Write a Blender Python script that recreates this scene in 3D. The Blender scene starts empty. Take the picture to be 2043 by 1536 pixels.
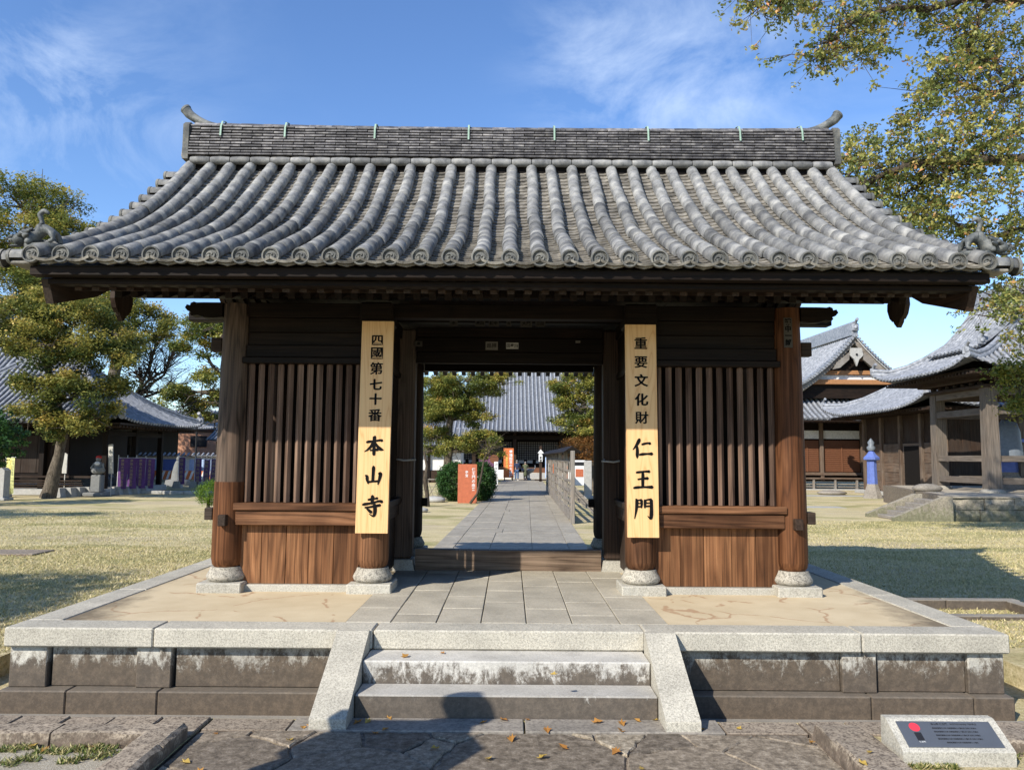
import bpy, bmesh, math, random
import numpy as np
from mathutils import Vector, Matrix
random.seed(7); np.random.seed(7)
R=math.radians; PI=math.pi
scn=bpy.context.scene; COL=scn.collection

# ------------------------------------------------------------ camera, sky, sun, exposure
CZ=1.88; FPX=1540.0; PW,PH=2043,1536
CAMROT=Matrix.Rotation(R(-0.1),3,'Z')@Matrix.Rotation(R(95.34),3,'X')@Matrix.Rotation(R(0.45),3,'Z')
cam=bpy.data.cameras.new('camera'); camo=bpy.data.objects.new('camera',cam); COL.objects.link(camo)
cam.sensor_fit='HORIZONTAL'; cam.sensor_width=36; cam.lens=36*FPX/PW; cam.clip_start=0.05; cam.clip_end=3000
camo.matrix_world=Matrix.Translation((0,0,CZ))@CAMROT.to_4x4(); scn.camera=camo
def ray(px,py): return CAMROT@Vector(((px-PW/2)/FPX,-(py-PH/2)/FPX,-1))
def at(px,py,Y):
    d=ray(px,py); return Vector((0,0,CZ))+d*(Y/d.y)
def atz(px,py,z=0):
    d=ray(px,py); return Vector((0,0,CZ))+d*((z-CZ)/d.z)

SUN_EL,SUN_AZ=R(34.5),R(40.4)          # light travels towards +x and +y
sdir=Vector((math.sin(SUN_AZ)*math.cos(SUN_EL),math.cos(SUN_AZ)*math.cos(SUN_EL),-math.sin(SUN_EL)))
sl=bpy.data.lights.new('sun','SUN'); sl.energy=5.0; sl.angle=R(0.5); sl.color=(1,0.95,0.86)
so=bpy.data.objects.new('sun',sl); COL.objects.link(so); so.rotation_euler=sdir.to_track_quat('-Z','Y').to_euler()
W=bpy.data.worlds.new('World'); scn.world=W; W.use_nodes=True
nt=W.node_tree; nt.nodes.clear()
def wn(t,**k):
    n=nt.nodes.new(t)
    for a,b in k.items():
        if a.startswith('_'): setattr(n,a[1:],b)
        else: n.inputs[a].default_value=b
    return n
sky=wn('ShaderNodeTexSky'); sky.sky_type='NISHITA'; sky.sun_disc=False
sky.sun_elevation=SUN_EL; sky.sun_rotation=math.atan2(-sdir.x,-sdir.y)
sky.air_density=1.0; sky.dust_density=0.1; sky.ozone_density=4.0; sky.altitude=30
hsv=wn('ShaderNodeHueSaturation',Hue=0.506,Saturation=1.10,Value=1.5); nt.links.new(sky.outputs[0],hsv.inputs['Color'])
tc=wn('ShaderNodeTexCoord')
mp=wn('ShaderNodeMapping'); mp.inputs['Rotation'].default_value=(0.2,-0.5,0.3); mp.inputs['Scale'].default_value=(2.6,3.0,5.2)
nt.links.new(tc.outputs['Generated'],mp.inputs['Vector'])
n1=wn('ShaderNodeTexNoise',Scale=1.5,Detail=9,Roughness=0.62,Distortion=0.9); nt.links.new(mp.outputs[0],n1.inputs['Vector'])
n2=wn('ShaderNodeTexNoise',Scale=0.75,Detail=3,Roughness=0.5); nt.links.new(mp.outputs[0],n2.inputs['Vector'])
r1=wn('ShaderNodeMapRange'); r1.inputs[1].default_value=0.40; r1.inputs[2].default_value=0.85; nt.links.new(n1.outputs[0],r1.inputs[0])
r2=wn('ShaderNodeMapRange'); r2.inputs[1].default_value=0.45; r2.inputs[2].default_value=0.85; nt.links.new(n2.outputs[0],r2.inputs[0])
mm=wn('ShaderNodeMath',_operation='MULTIPLY'); nt.links.new(r1.outputs[0],mm.inputs[0]); nt.links.new(r2.outputs[0],mm.inputs[1])
last=mm.outputs[0]
def wisp(px,py,rad,amt,last):
    d=ray(px,py).normalized()
    vm=wn('ShaderNodeVectorMath',_operation='DISTANCE'); nt.links.new(tc.outputs['Generated'],vm.inputs[0]); vm.inputs[1].default_value=d
    rr=wn('ShaderNodeMapRange'); rr.inputs[1].default_value=rad; rr.inputs[2].default_value=0; rr.inputs[3].default_value=0; rr.inputs[4].default_value=amt
    rr.interpolation_type='SMOOTHERSTEP'; nt.links.new(vm.outputs['Value'],rr.inputs[0])
    ml=wn('ShaderNodeMath',_operation='MULTIPLY'); nt.links.new(rr.outputs[0],ml.inputs[0]); nt.links.new(r1.outputs[0],ml.inputs[1])
    ad=wn('ShaderNodeMath',_operation='ADD'); nt.links.new(last,ad.inputs[0]); nt.links.new(ml.outputs[0],ad.inputs[1]); return ad.outputs[0]
last=wisp(1330,150,0.26,1.15,last); last=wisp(1170,110,0.14,0.6,last); last=wisp(140,290,0.17,1.1,last); last=wisp(30,120,0.15,0.5,last); last=wisp(1700,620,0.2,0.3,last)
cl=wn('ShaderNodeMath',_operation='MULTIPLY'); cl.use_clamp=True; nt.links.new(last,cl.inputs[0]); cl.inputs[1].default_value=0.55
mx=wn('ShaderNodeMixRGB'); mx.inputs['Color2'].default_value=(6.5,7.6,9.2,1)
nt.links.new(cl.outputs[0],mx.inputs['Fac']); nt.links.new(hsv.outputs[0],mx.inputs['Color1'])
bg=wn('ShaderNodeBackground',Strength=0.105); nt.links.new(mx.outputs[0],bg.inputs['Color'])
wo=wn('ShaderNodeOutputWorld'); nt.links.new(bg.outputs[0],wo.inputs['Surface'])
scn.view_settings.view_transform='Standard'; scn.view_settings.look='None'
scn.view_settings.exposure=0.5; scn.view_settings.gamma=1; scn.view_settings.use_curve_mapping=False

# ------------------------------------------------------------ materials
class NB:
    def __init__(s,name):
        s.m=bpy.data.materials.new(name); s.m.use_nodes=True; s.t=s.m.node_tree; s.t.nodes.clear()
        s.out=s.n('ShaderNodeOutputMaterial'); s.b=s.n('ShaderNodeBsdfPrincipled'); s.l(s.b.outputs[0],s.out.inputs[0])
    def n(s,t,**k):
        n=s.t.nodes.new(t)
        for a,b in k.items():
            if a.startswith('_'): setattr(n,a[1:],b)
            else: n.inputs[a].default_value=b
        return n
    def l(s,a,b): s.t.links.new(a,b)
    def coord(s,scale=(1,1,1),rnd=True,kind='Object'):
        tc=s.n('ShaderNodeTexCoord'); o=tc.outputs[kind]
        if rnd:
            oi=s.n('ShaderNodeObjectInfo'); mu=s.n('ShaderNodeMath',_operation='MULTIPLY'); s.l(oi.outputs['Random'],mu.inputs[0]); mu.inputs[1].default_value=37.0
            va=s.n('ShaderNodeVectorMath',_operation='ADD'); s.l(o,va.inputs[0]); s.l(mu.outputs[0],va.inputs[1]); o=va.outputs[0]
        m=s.n('ShaderNodeMapping'); m.inputs['Scale'].default_value=scale; s.l(o,m.inputs['Vector']); return m.outputs[0]
    def world(s,scale=(1,1,1)):
        g=s.n('ShaderNodeNewGeometry'); m=s.n('ShaderNodeMapping'); m.inputs['Scale'].default_value=scale; s.l(g.outputs['Position'],m.inputs['Vector']); return m.outputs[0]
    def noise(s,v,sc,det=4,ro=0.55,dist=0): 
        n=s.n('ShaderNodeTexNoise',Scale=sc,Detail=det,Roughness=ro,Distortion=dist); s.l(v,n.inputs['Vector']); return n.outputs[0]
    def ramp(s,f,stops):
        r=s.n('ShaderNodeValToRGB'); cr=r.color_ramp
        while len(cr.elements)<len(stops): cr.elements.new(0.5)
        for e,(p,c) in zip(cr.elements,stops):
            e.position=p; e.color=(c[0],c[1],c[2],1) if hasattr(c,'__len__') else (c,c,c,1)
        s.l(f,r.inputs[0]); return r.outputs[0]
    def mix(s,f,a,b,mode='MIX'):
        m=s.n('ShaderNodeMixRGB',_blend_type=mode)
        for i,x in ((0,f),(1,a),(2,b)):
            if hasattr(x,'links') or isinstance(x,bpy.types.NodeSocket): s.l(x,m.inputs[i])
            elif hasattr(x,'__len__'): m.inputs[i].default_value=(x[0],x[1],x[2],1)
            else: m.inputs[i].default_value=x
        return m.outputs[0]
    def rnd(s,lo,hi):
        oi=s.n('ShaderNodeObjectInfo'); r=s.n('ShaderNodeMapRange'); r.inputs[3].default_value=lo; r.inputs[4].default_value=hi; s.l(oi.outputs['Random'],r.inputs[0]); return r.outputs[0]
    def bump(s,h,st=0.3,d=0.01):
        b=s.n('ShaderNodeBump',Strength=st,Distance=d); s.l(h,b.inputs['Height']); s.l(b.outputs[0],s.b.inputs['Normal'])
    def fin(s,c,rough=0.8,spec=0.3):
        if isinstance(c,bpy.types.NodeSocket): s.l(c,s.b.inputs['Base Color'])
        else: s.b.inputs['Base Color'].default_value=(c[0],c[1],c[2],1)
        if isinstance(rough,bpy.types.NodeSocket): s.l(rough,s.b.inputs['Roughness'])
        else: s.b.inputs['Roughness'].default_value=rough
        s.b.inputs['Specular IOR Level'].default_value=spec; return s.m
def plain(name,c,rough=0.7,spec=0.3,var=0.12):
    m=NB(name); v=m.coord(); n=m.noise(v,9,4); c2=m.mix(m.ramp(n,[(0.3,1-var*2),(0.7,1+var*0)]),(0,0,0),c); return m.fin(c2,rough,spec)
def wood(name,axis,cd,cm,cl,grey=None,ga=0.0,rings=11,sat=1.0,rough=0.62):
    m=NB(name); a={'x':(0.35,5,5),'y':(5,0.35,5),'z':(5,5,0.35)}[axis]; f={'x':(1.2,60,60),'y':(60,1.2,60),'z':(60,60,1.2)}[axis]
    v=m.coord(a); n=m.noise(v,0.75,2.5,0.5,0.35)
    mu=m.n('ShaderNodeMath',_operation='MULTIPLY'); m.l(n,mu.inputs[0]); mu.inputs[1].default_value=rings
    pp=m.n('ShaderNodeMath',_operation='PINGPONG'); m.l(mu.outputs[0],pp.inputs[0]); pp.inputs[1].default_value=0.5
    fine=m.noise(m.coord(f),1.0,3,0.6)
    ringc=m.ramp(pp.outputs[0],[(0.0,cd),(0.12,cm),(0.5,cl)])
    c=m.mix(0.6,ringc,m.mix(0.35,cm,cl)); c=m.mix(0.8,ringc if name.startswith('silver') else m.mix(0.3,ringc,cl),m.ramp(fine,[(0.34,0.38),(0.62,1.05)]),'MULTIPLY')
    c=m.mix(1.0,c,m.ramp(m.rnd(0,1),[(0,(0.52,0.50,0.50)),(1,(1.0,1.0,1.0))]),'MULTIPLY')
    big=m.noise(m.coord((1.5,1.5,0.8)),1.3,4)
    c=m.mix(m.ramp(big,[(0.42,0.0),(0.62,0.55)]),c,m.mix(1.0,c,(0.45,0.42,0.42),'MULTIPLY'))
    if grey: c=m.mix(m.ramp(big,[(0.4-ga*0.3,0.15),(0.72-ga*0.3,0.9)]),c,m.mix(0.8,grey,m.ramp(fine,[(0.3,0.3),(0.7,1.0)]),'MULTIPLY'))
    h=m.mix(0.5,pp.outputs[0],fine); m.bump(h,0.35,0.006); return m.fin(c,rough,0.12)
def granite(name,base,dark,spk=0.5,stain=None,zlo=None,zhi=None,rough=0.75,scale=170,flat=0.25):
    m=NB(name); v=m.world(); s=m.noise(v,scale,2,0.7); sp=m.ramp(m.mix(0.5,s,m.noise(v,scale*0.36,3,0.75)),[(0.42,dark),(0.5,base),(0.60,tuple(min(1,x*1.3) for x in base))])
    c=m.mix(spk,base,sp); big=m.noise(v,2.2,6,0.65)
    c=m.mix(1.0,c,m.ramp(big,[(0.3,0.74),(0.6,1.0)]),'MULTIPLY'); c=m.mix(1.0,c,m.ramp(m.rnd(0,1),[(0,0.86),(1,1.0)]),'MULTIPLY')
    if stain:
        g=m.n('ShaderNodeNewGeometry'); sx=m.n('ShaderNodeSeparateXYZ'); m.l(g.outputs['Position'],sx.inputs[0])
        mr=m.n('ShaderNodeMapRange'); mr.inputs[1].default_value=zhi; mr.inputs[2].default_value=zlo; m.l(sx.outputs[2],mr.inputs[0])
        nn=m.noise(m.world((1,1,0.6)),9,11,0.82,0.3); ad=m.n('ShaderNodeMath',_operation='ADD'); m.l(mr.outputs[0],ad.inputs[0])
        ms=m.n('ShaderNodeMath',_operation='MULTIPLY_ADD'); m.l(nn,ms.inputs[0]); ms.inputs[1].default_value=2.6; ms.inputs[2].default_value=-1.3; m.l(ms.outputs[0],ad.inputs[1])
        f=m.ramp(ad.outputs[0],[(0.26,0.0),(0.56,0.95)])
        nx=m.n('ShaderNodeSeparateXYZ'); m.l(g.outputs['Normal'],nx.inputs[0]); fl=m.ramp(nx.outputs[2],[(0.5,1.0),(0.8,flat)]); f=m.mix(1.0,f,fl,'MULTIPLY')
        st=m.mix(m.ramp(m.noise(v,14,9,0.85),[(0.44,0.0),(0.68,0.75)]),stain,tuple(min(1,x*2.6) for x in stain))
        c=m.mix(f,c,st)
    m.bump(m.mix(0.6,s,m.noise(v,35,4,0.7)),0.45,0.006); return m.fin(c,rough,0.3)
M={}
M['granite']=granite('light_granite',(0.44,0.41,0.34),(0.24,0.222,0.185),0.75)
M['basestone']=granite('column_base_granite',(0.38,0.345,0.28),(0.15,0.135,0.11),0.85,scale=80)
M['granite_cap']=granite('cap_granite',(0.47,0.432,0.35),(0.25,0.228,0.185),0.8)
M['granite_grey']=granite('paving_granite',(0.43,0.385,0.30),(0.28,0.25,0.20),0.6)
M['granite_stain']=granite('stained_granite',(0.50,0.47,0.40),(0.30,0.28,0.25),0.5,(0.062,0.046,0.032),0.02,0.40,flat=0.6)
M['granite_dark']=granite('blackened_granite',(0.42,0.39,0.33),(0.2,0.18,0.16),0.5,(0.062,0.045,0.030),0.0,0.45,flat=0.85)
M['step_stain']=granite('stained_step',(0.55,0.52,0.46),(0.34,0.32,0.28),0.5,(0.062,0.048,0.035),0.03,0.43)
M['rough_kerb']=granite('rough_kerb',(0.33,0.27,0.20),(0.10,0.075,0.055),0.9,(0.09,0.068,0.05),-0.1,0.2,0.9,60)
def flag_mat():
    m=NB('flagstone'); v=m.world(); n=m.noise(v,16,11,0.80,0.25); f=m.noise(v,110,4,0.75)
    c=m.ramp(n,[(0.36,(0.10,0.082,0.060)),(0.5,(0.27,0.228,0.172)),(0.64,(0.50,0.44,0.35))])
    c=m.mix(0.5,c,m.ramp(f,[(0.3,0.4),(0.6,1.0)]),'MULTIPLY')
    c=m.mix(1.0,c,m.ramp(m.rnd(0,1),[(0,(0.55,0.52,0.50)),(0.6,(0.85,0.8,0.75)),(1,(1.15,1.12,1.05))]),'MULTIPLY')
    m.bump(m.mix(0.35,n,f),0.9,0.012); return m.fin(c,0.72,0.35)
M['flag']=flag_mat()
def earth_mat():
    m=NB('rammed_earth'); v=m.world(); n=m.noise(v,3,6); f=m.noise(v,120,3,0.7)
    c=m.ramp(n,[(0.3,(0.50,0.40,0.255)),(0.7,(0.58,0.475,0.315))]); c=m.mix(0.25,c,m.ramp(f,[(0.3,0.5),(0.7,1)]),'MULTIPLY')
    # reddish repaired cracks with a shape of their own
    nv=m.n('ShaderNodeVectorMath',_operation='ADD'); nz=m.n('ShaderNodeTexNoise',Scale=1.7,Detail=5); m.l(v,nz.inputs[0]); sc=m.n('ShaderNodeVectorMath',_operation='SCALE'); sc.inputs[3].default_value=0.55
    m.l(nz.outputs[1],sc.inputs[0]); m.l(v,nv.inputs[0]); m.l(sc.outputs[0],nv.inputs[1])
    vo=m.n('ShaderNodeTexVoronoi',_feature='DISTANCE_TO_EDGE',Scale=1.05); m.l(nv.outputs[0],vo.inputs['Vector'])
    msk=m.ramp(m.noise(v,1.9,3,0.7),[(0.46,0.0),(0.51,1.0)]); cr=m.ramp(vo.outputs[0],[(0.008,0.7),(0.018,0.0)])
    c=m.mix(m.mix(1.0,cr,msk,'MULTIPLY'),c,(0.33,0.19,0.105))
    # grey moss along the rim
    sx=m.n('ShaderNodeSeparateXYZ'); m.l(v,sx.inputs[0]); ab=m.n('ShaderNodeMath',_operation='ABSOLUTE'); m.l(sx.outputs[0],ab.inputs[0])
    ad=m.n('ShaderNodeMath',_operation='MULTIPLY_ADD'); m.l(m.noise(v,5,5,0.7),ad.inputs[0]); ad.inputs[1].default_value=0.7; m.l(ab.outputs[0],ad.inputs[2])
    # distance towards the front edge counts too
    my=m.n('ShaderNodeMapRange'); my.inputs[1].default_value=8.6; my.inputs[2].default_value=6.6; my.inputs[3].default_value=-0.1; my.inputs[4].default_value=0.35; m.l(sx.outputs[1],my.inputs[0])
    a2=m.n('ShaderNodeMath',_operation='ADD'); m.l(ad.outputs[0],a2.inputs[0]); m.l(my.outputs[0],a2.inputs[1])
    f2=m.n('ShaderNodeMapRange'); f2.inputs[1].default_value=3.95; f2.inputs[2].default_value=4.35; m.l(a2.outputs[0],f2.inputs[0])
    c=m.mix(f2.outputs[0],c,(0.17,0.135,0.09)); m.bump(f,0.2,0.003); return m.fin(c,0.9,0.15)
M['earth']=earth_mat()
def lawn_mat():
    m=NB('winter_lawn'); v=m.world(); a=m.noise(m.world((0.5,1,1)),0.55,6,0.65,0.3); b=m.noise(v,24,7,0.8); g=m.noise(m.world((0.4,1,1)),0.32,6,0.62)
    c=m.ramp(b,[(0.3,(0.26,0.21,0.10)),(0.45,(0.52,0.435,0.24)),(0.62,(0.70,0.60,0.38))])
    c=m.mix(m.ramp(a,[(0.47,0.0),(0.60,0.72)]),c,m.ramp(b,[(0.3,(0.11,0.12,0.03)),(0.65,(0.33,0.32,0.11))]))
    c=m.mix(m.ramp(g,[(0.53,0.0),(0.60,0.85)]),c,m.ramp(b,[(0.3,(0.40,0.33,0.21)),(0.65,(0.58,0.49,0.33))]))
    sx=m.n('ShaderNodeSeparateXYZ'); m.l(v,sx.inputs[0])
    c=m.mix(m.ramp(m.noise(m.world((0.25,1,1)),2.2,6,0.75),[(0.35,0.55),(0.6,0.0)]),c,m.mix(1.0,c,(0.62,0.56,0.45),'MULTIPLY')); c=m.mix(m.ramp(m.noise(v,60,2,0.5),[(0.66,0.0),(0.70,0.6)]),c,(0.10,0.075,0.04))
    m.bump(b,0.9,0.03); return m.fin(c,0.95,0.1)
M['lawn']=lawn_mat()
def gravel_mat():
    m=NB('fine_gravel'); v=m.world(); a=m.noise(v,140,3,0.8); b=m.noise(v,4,5)
    c=m.ramp(a,[(0.3,(0.14,0.11,0.075)),(0.5,(0.42,0.37,0.28)),(0.7,(0.66,0.61,0.5))]); c=m.mix(1.0,c,m.ramp(b,[(0.3,0.75),(0.7,1)]),'MULTIPLY'); m.bump(a,0.8,0.01); return m.fin(c,0.9,0.2)
M['gravel']=gravel_mat()
def tile_mat(name,cs,warm,band=False,r=(0.62,1.15),rough=0.55):
    m=NB(name); v=m.coord((1,1,1)); n=m.noise(v,7,6,0.65); f=m.noise(v,45,4,0.7)
    c=m.ramp(n,[(0.33,cs[0]),(0.5,cs[1]),(0.67,cs[2])]); c=m.mix(m.ramp(f,[(0.52,0.0),(0.75,0.5)]),c,warm)
    c=m.mix(1.0,c,m.ramp(m.rnd(0,1),[(0,r[0]),(1,r[1])]),'MULTIPLY')
    if band:  # dark smudge at the buried head of each tile, along its local y
        tcn=m.n('ShaderNodeTexCoord'); sx=m.n('ShaderNodeSeparateXYZ'); m.l(tcn.outputs['Object'],sx.inputs[0])
        ad=m.n('ShaderNodeMath',_operation='MULTIPLY_ADD'); m.l(m.noise(v,11,4,0.6),ad.inputs[0]); ad.inputs[1].default_value=0.42; m.l(sx.outputs[1],ad.inputs[2])
        c=m.mix(m.ramp(ad.outputs[0],[(0.17,0.0),(0.30,0.30)]),c,m.mix(1.0,c,(0.30,0.31,0.34),'MULTIPLY'))
    m.bump(f,0.4,0.006); return m.fin(c,rough,0.25)
M['barrel']=tile_mat('barrel_tile_clay',[(0.095,0.096,0.097),(0.19,0.188,0.183),(0.32,0.31,0.285)],(0.30,0.28,0.235),True,rough=0.72)
M['pan']=tile_mat('pan_tile_clay',[(0.07,0.065,0.056),(0.20,0.182,0.153),(0.36,0.33,0.275)],(0.30,0.26,0.19))
M['ridge']=tile_mat('ridge_tile_clay',[(0.06,0.056,0.06),(0.14,0.133,0.136),(0.32,0.30,0.285)],(0.34,0.31,0.27),r=(0.45,1.1))
M['disc']=tile_mat('eave_disc_clay',[(0.06,0.062,0.062),(0.12,0.12,0.112),(0.22,0.21,0.18)],(0.27,0.24,0.16),r=(0.75,1.05),rough=0.7)
M['beast']=tile_mat('beast_clay',[(0.035,0.04,0.04),(0.085,0.09,0.088),(0.19,0.19,0.175)],(0.28,0.27,0.22),r=(0.9,1.1))
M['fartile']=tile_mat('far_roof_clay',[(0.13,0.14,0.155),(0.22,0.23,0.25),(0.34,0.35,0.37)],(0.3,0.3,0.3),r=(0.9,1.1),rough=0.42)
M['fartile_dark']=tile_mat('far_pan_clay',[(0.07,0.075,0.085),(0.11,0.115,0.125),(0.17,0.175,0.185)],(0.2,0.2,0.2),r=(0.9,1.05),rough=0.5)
M['copper']=plain('verdigris_copper',(0.30,0.42,0.33),0.7)
# timbers
BR=((0.06,0.026,0.012),(0.15,0.066,0.03),(0.25,0.12,0.058))
for ax in 'xyz':
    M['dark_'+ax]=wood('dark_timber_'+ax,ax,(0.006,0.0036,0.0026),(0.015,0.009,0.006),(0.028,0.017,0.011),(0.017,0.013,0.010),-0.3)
    M['brown_'+ax]=wood('brown_timber_'+ax,ax,*BR)
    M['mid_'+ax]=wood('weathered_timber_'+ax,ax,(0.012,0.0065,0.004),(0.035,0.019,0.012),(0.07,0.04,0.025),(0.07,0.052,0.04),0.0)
    M['grey_'+ax]=wood('grey_timber_'+ax,ax,(0.08,0.06,0.045),(0.22,0.18,0.14),(0.36,0.30,0.24),(0.33,0.30,0.26),0.3)
M['greycol']=wood('silvered_column','z',(0.018,0.011,0.007),(0.075,0.046,0.03),(0.17,0.11,0.075),(0.14,0.105,0.08),0.15,rings=12)
M['orangecol']=wood('reddish_column','z',(0.075,0.029,0.013),(0.175,0.069,0.028),(0.29,0.125,0.053),rings=8)
M['plank']=wood('plank_boards','z',(0.085,0.036,0.016),(0.19,0.080,0.034),(0.36,0.17,0.075),rings=8)
M['slatwood']=wood('slat_timber','z',(0.10,0.062,0.042),(0.22,0.138,0.094),(0.33,0.215,0.15),rings=5)
def sign_mat():
    m=NB('cypress_board'); v=m.coord((5,5,0.3)); n=m.noise(v,0.9,2,0.5,0.3); mu=m.n('ShaderNodeMath',_operation='MULTIPLY'); m.l(n,mu.inputs[0]); mu.inputs[1].default_value=16
    pp=m.n('ShaderNodeMath',_operation='PINGPONG'); m.l(mu.outputs[0],pp.inputs[0]); pp.inputs[1].default_value=0.5
    c=m.ramp(pp.outputs[0],[(0,(0.58,0.32,0.125)),(0.10,(0.66,0.40,0.175)),(0.5,(0.70,0.445,0.205))]); return m.fin(c,0.45,0.35)
M['sign']=sign_mat()
M['ink']=plain('black_lacquer',(0.006,0.006,0.006),0.7,0.08)
M['black']=plain('black_paint',(0.02,0.02,0.022),0.5)
M['void']=plain('shade_black',(0.012,0.010,0.009),0.9,0.1)  # near-black: unlit doorway depth put into colour; also lattice doors and ridge core
M['plaster']=plain('white_plaster',(0.72,0.70,0.66),0.85)
M['white']=plain('white_paint',(0.78,0.78,0.76),0.6)
M['paper']=plain('shoji_paper',(0.50,0.48,0.43),0.9)
M['terracotta']=plain('terracotta_panel',(0.46,0.13,0.06),0.7)
M['orange']=plain('orange_board',(0.62,0.17,0.05),0.6)
M['yellow']=plain('pale_yellow_cloth',(0.70,0.70,0.30),0.9)
M['purple']=plain('purple_cloth',(0.15,0.065,0.21),0.9)
M['blue']=plain('blue_sheet',(0.11,0.16,0.42),0.6)
M['paleblue']=plain('pale_blue_panel',(0.40,0.52,0.75),0.6)
M['wallorange']=plain('ochre_wall',(0.58,0.30,0.18),0.9)
M['red']=plain('red_cloth',(0.5,0.04,0.03),0.9)
M['redwood']=plain('red_brown_lattice',(0.17,0.068,0.032),0.7)
M['statue']=plain('grey_carved_stone',(0.20,0.20,0.19),0.85)
M['palestone']=plain('pale_concrete',(0.40,0.385,0.35),0.85)
M['steel']=plain('grey_steel',(0.16,0.18,0.20),0.5)
M['plaque']=plain('blue_grey_plaque',(0.075,0.083,0.097),0.4,0.5,0.05)
M['plaque_red']=plain('red_enamel_disc',(0.62,0.04,0.06),0.4,0.4,0.02)
M['gold']=plain('yellow_print',(0.75,0.55,0.12),0.7)
M['skin']=plain('skin',(0.45,0.28,0.2),0.6)
M['hair']=plain('grey_hair',(0.22,0.21,0.2),0.8)
M['navy']=plain('navy_cloth',(0.03,0.04,0.08),0.9)
M['denim']=plain('blue_denim',(0.07,0.12,0.22),0.9)
M['olive']=plain('olive_cloth',(0.10,0.11,0.06),0.9)
M['rope']=plain('pale_cable',(0.35,0.34,0.31),0.7)
def bark_mat(name,a,b):
    m=NB(name); v=m.coord((3,3,1),rnd=False); n=m.noise(v,6,7,0.7,0.6); c=m.ramp(n,[(0.35,a),(0.65,b)]); m.bump(n,0.8,0.03); return m.fin(c,0.9,0.15)
M['bark']=bark_mat('camphor_bark',(0.045,0.035,0.025),(0.17,0.14,0.105))
M['bark_dark']=bark_mat('dark_bark',(0.03,0.024,0.018),(0.11,0.085,0.06))
def leaf_mat(name,stops,tr=0.35,k=1.0):
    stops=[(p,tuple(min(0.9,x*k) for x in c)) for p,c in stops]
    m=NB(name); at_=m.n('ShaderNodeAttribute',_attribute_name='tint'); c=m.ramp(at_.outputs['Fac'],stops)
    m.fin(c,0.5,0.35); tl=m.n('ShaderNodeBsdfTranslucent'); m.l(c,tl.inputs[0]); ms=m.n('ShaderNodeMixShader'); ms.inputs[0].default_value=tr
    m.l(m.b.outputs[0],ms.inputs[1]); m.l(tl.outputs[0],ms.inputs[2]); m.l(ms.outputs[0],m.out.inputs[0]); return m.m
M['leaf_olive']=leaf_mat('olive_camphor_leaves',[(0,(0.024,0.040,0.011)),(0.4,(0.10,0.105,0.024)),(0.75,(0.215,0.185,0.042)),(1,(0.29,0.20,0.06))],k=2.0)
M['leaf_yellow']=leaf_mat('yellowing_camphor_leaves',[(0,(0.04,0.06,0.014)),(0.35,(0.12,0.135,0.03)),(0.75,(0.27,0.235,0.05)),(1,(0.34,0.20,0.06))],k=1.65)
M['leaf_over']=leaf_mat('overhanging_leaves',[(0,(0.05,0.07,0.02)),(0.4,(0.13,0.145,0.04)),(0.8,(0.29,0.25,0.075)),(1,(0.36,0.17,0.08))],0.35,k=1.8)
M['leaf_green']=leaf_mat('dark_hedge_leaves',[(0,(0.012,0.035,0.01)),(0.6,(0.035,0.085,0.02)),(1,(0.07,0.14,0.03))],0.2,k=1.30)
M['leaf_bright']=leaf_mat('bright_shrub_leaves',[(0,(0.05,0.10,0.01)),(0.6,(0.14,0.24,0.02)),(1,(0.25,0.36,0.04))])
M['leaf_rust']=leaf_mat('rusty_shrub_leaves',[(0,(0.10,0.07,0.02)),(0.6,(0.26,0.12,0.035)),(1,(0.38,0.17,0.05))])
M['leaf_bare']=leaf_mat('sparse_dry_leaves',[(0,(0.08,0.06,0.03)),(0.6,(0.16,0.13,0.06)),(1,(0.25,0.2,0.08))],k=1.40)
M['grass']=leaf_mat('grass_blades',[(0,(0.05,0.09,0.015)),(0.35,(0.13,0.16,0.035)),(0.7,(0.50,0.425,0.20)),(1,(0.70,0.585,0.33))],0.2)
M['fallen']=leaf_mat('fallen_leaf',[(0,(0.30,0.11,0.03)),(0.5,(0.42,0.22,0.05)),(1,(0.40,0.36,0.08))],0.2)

M['pathstone']=granite('path_granite',(0.35,0.31,0.24),(0.22,0.195,0.155),0.6,scale=60)
M['moss_stone']=granite('mossy_stone',(0.32,0.28,0.21),(0.15,0.13,0.10),0.6,(0.12,0.115,0.07),-0.3,0.75,0.9,30)
M['stepstone']=granite('worn_step_stone',(0.26,0.23,0.19),(0.15,0.13,0.11),0.6,None,None,None,0.85,40)
M['earth_plain']=plain('bare_earth',(0.42,0.36,0.27),0.95)
M['greyslab']=plain('blue_grey_slab',(0.17,0.18,0.20),0.8)
M['purple2']=plain('faded_purple',(0.16,0.06,0.12),0.9); M['gold2']=plain('tan_print',(0.45,0.34,0.20),0.8)
M['darkpaper2']=plain('dim_pane',(0.16,0.15,0.135),0.9); M['orangebeam']=plain('orange_beam',(0.36,0.17,0.07),0.7)
M['leaf_bright2']=leaf_mat('fresh_leaves',[(0,(0.05,0.08,0.012)),(0.5,(0.14,0.17,0.025)),(1,(0.30,0.26,0.05))])
M['threshold_x']=wood('worn_threshold','x',(0.07,0.045,0.03),(0.17,0.115,0.075),(0.27,0.19,0.13),rings=9)
for ax in 'xyz': M['post_'+ax]=wood('weathered_post_'+ax,ax,(0.05,0.038,0.028),(0.14,0.108,0.08),(0.24,0.19,0.145),(0.2,0.17,0.14),0.1)
for ax in 'xyz': M['midlit_'+ax]=wood('midbrown_timber_'+ax,ax,(0.06,0.035,0.022),(0.13,0.08,0.052),(0.21,0.14,0.095),(0.22,0.17,0.13),0.0)  # lighter brown copy of the weathered timber
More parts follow.
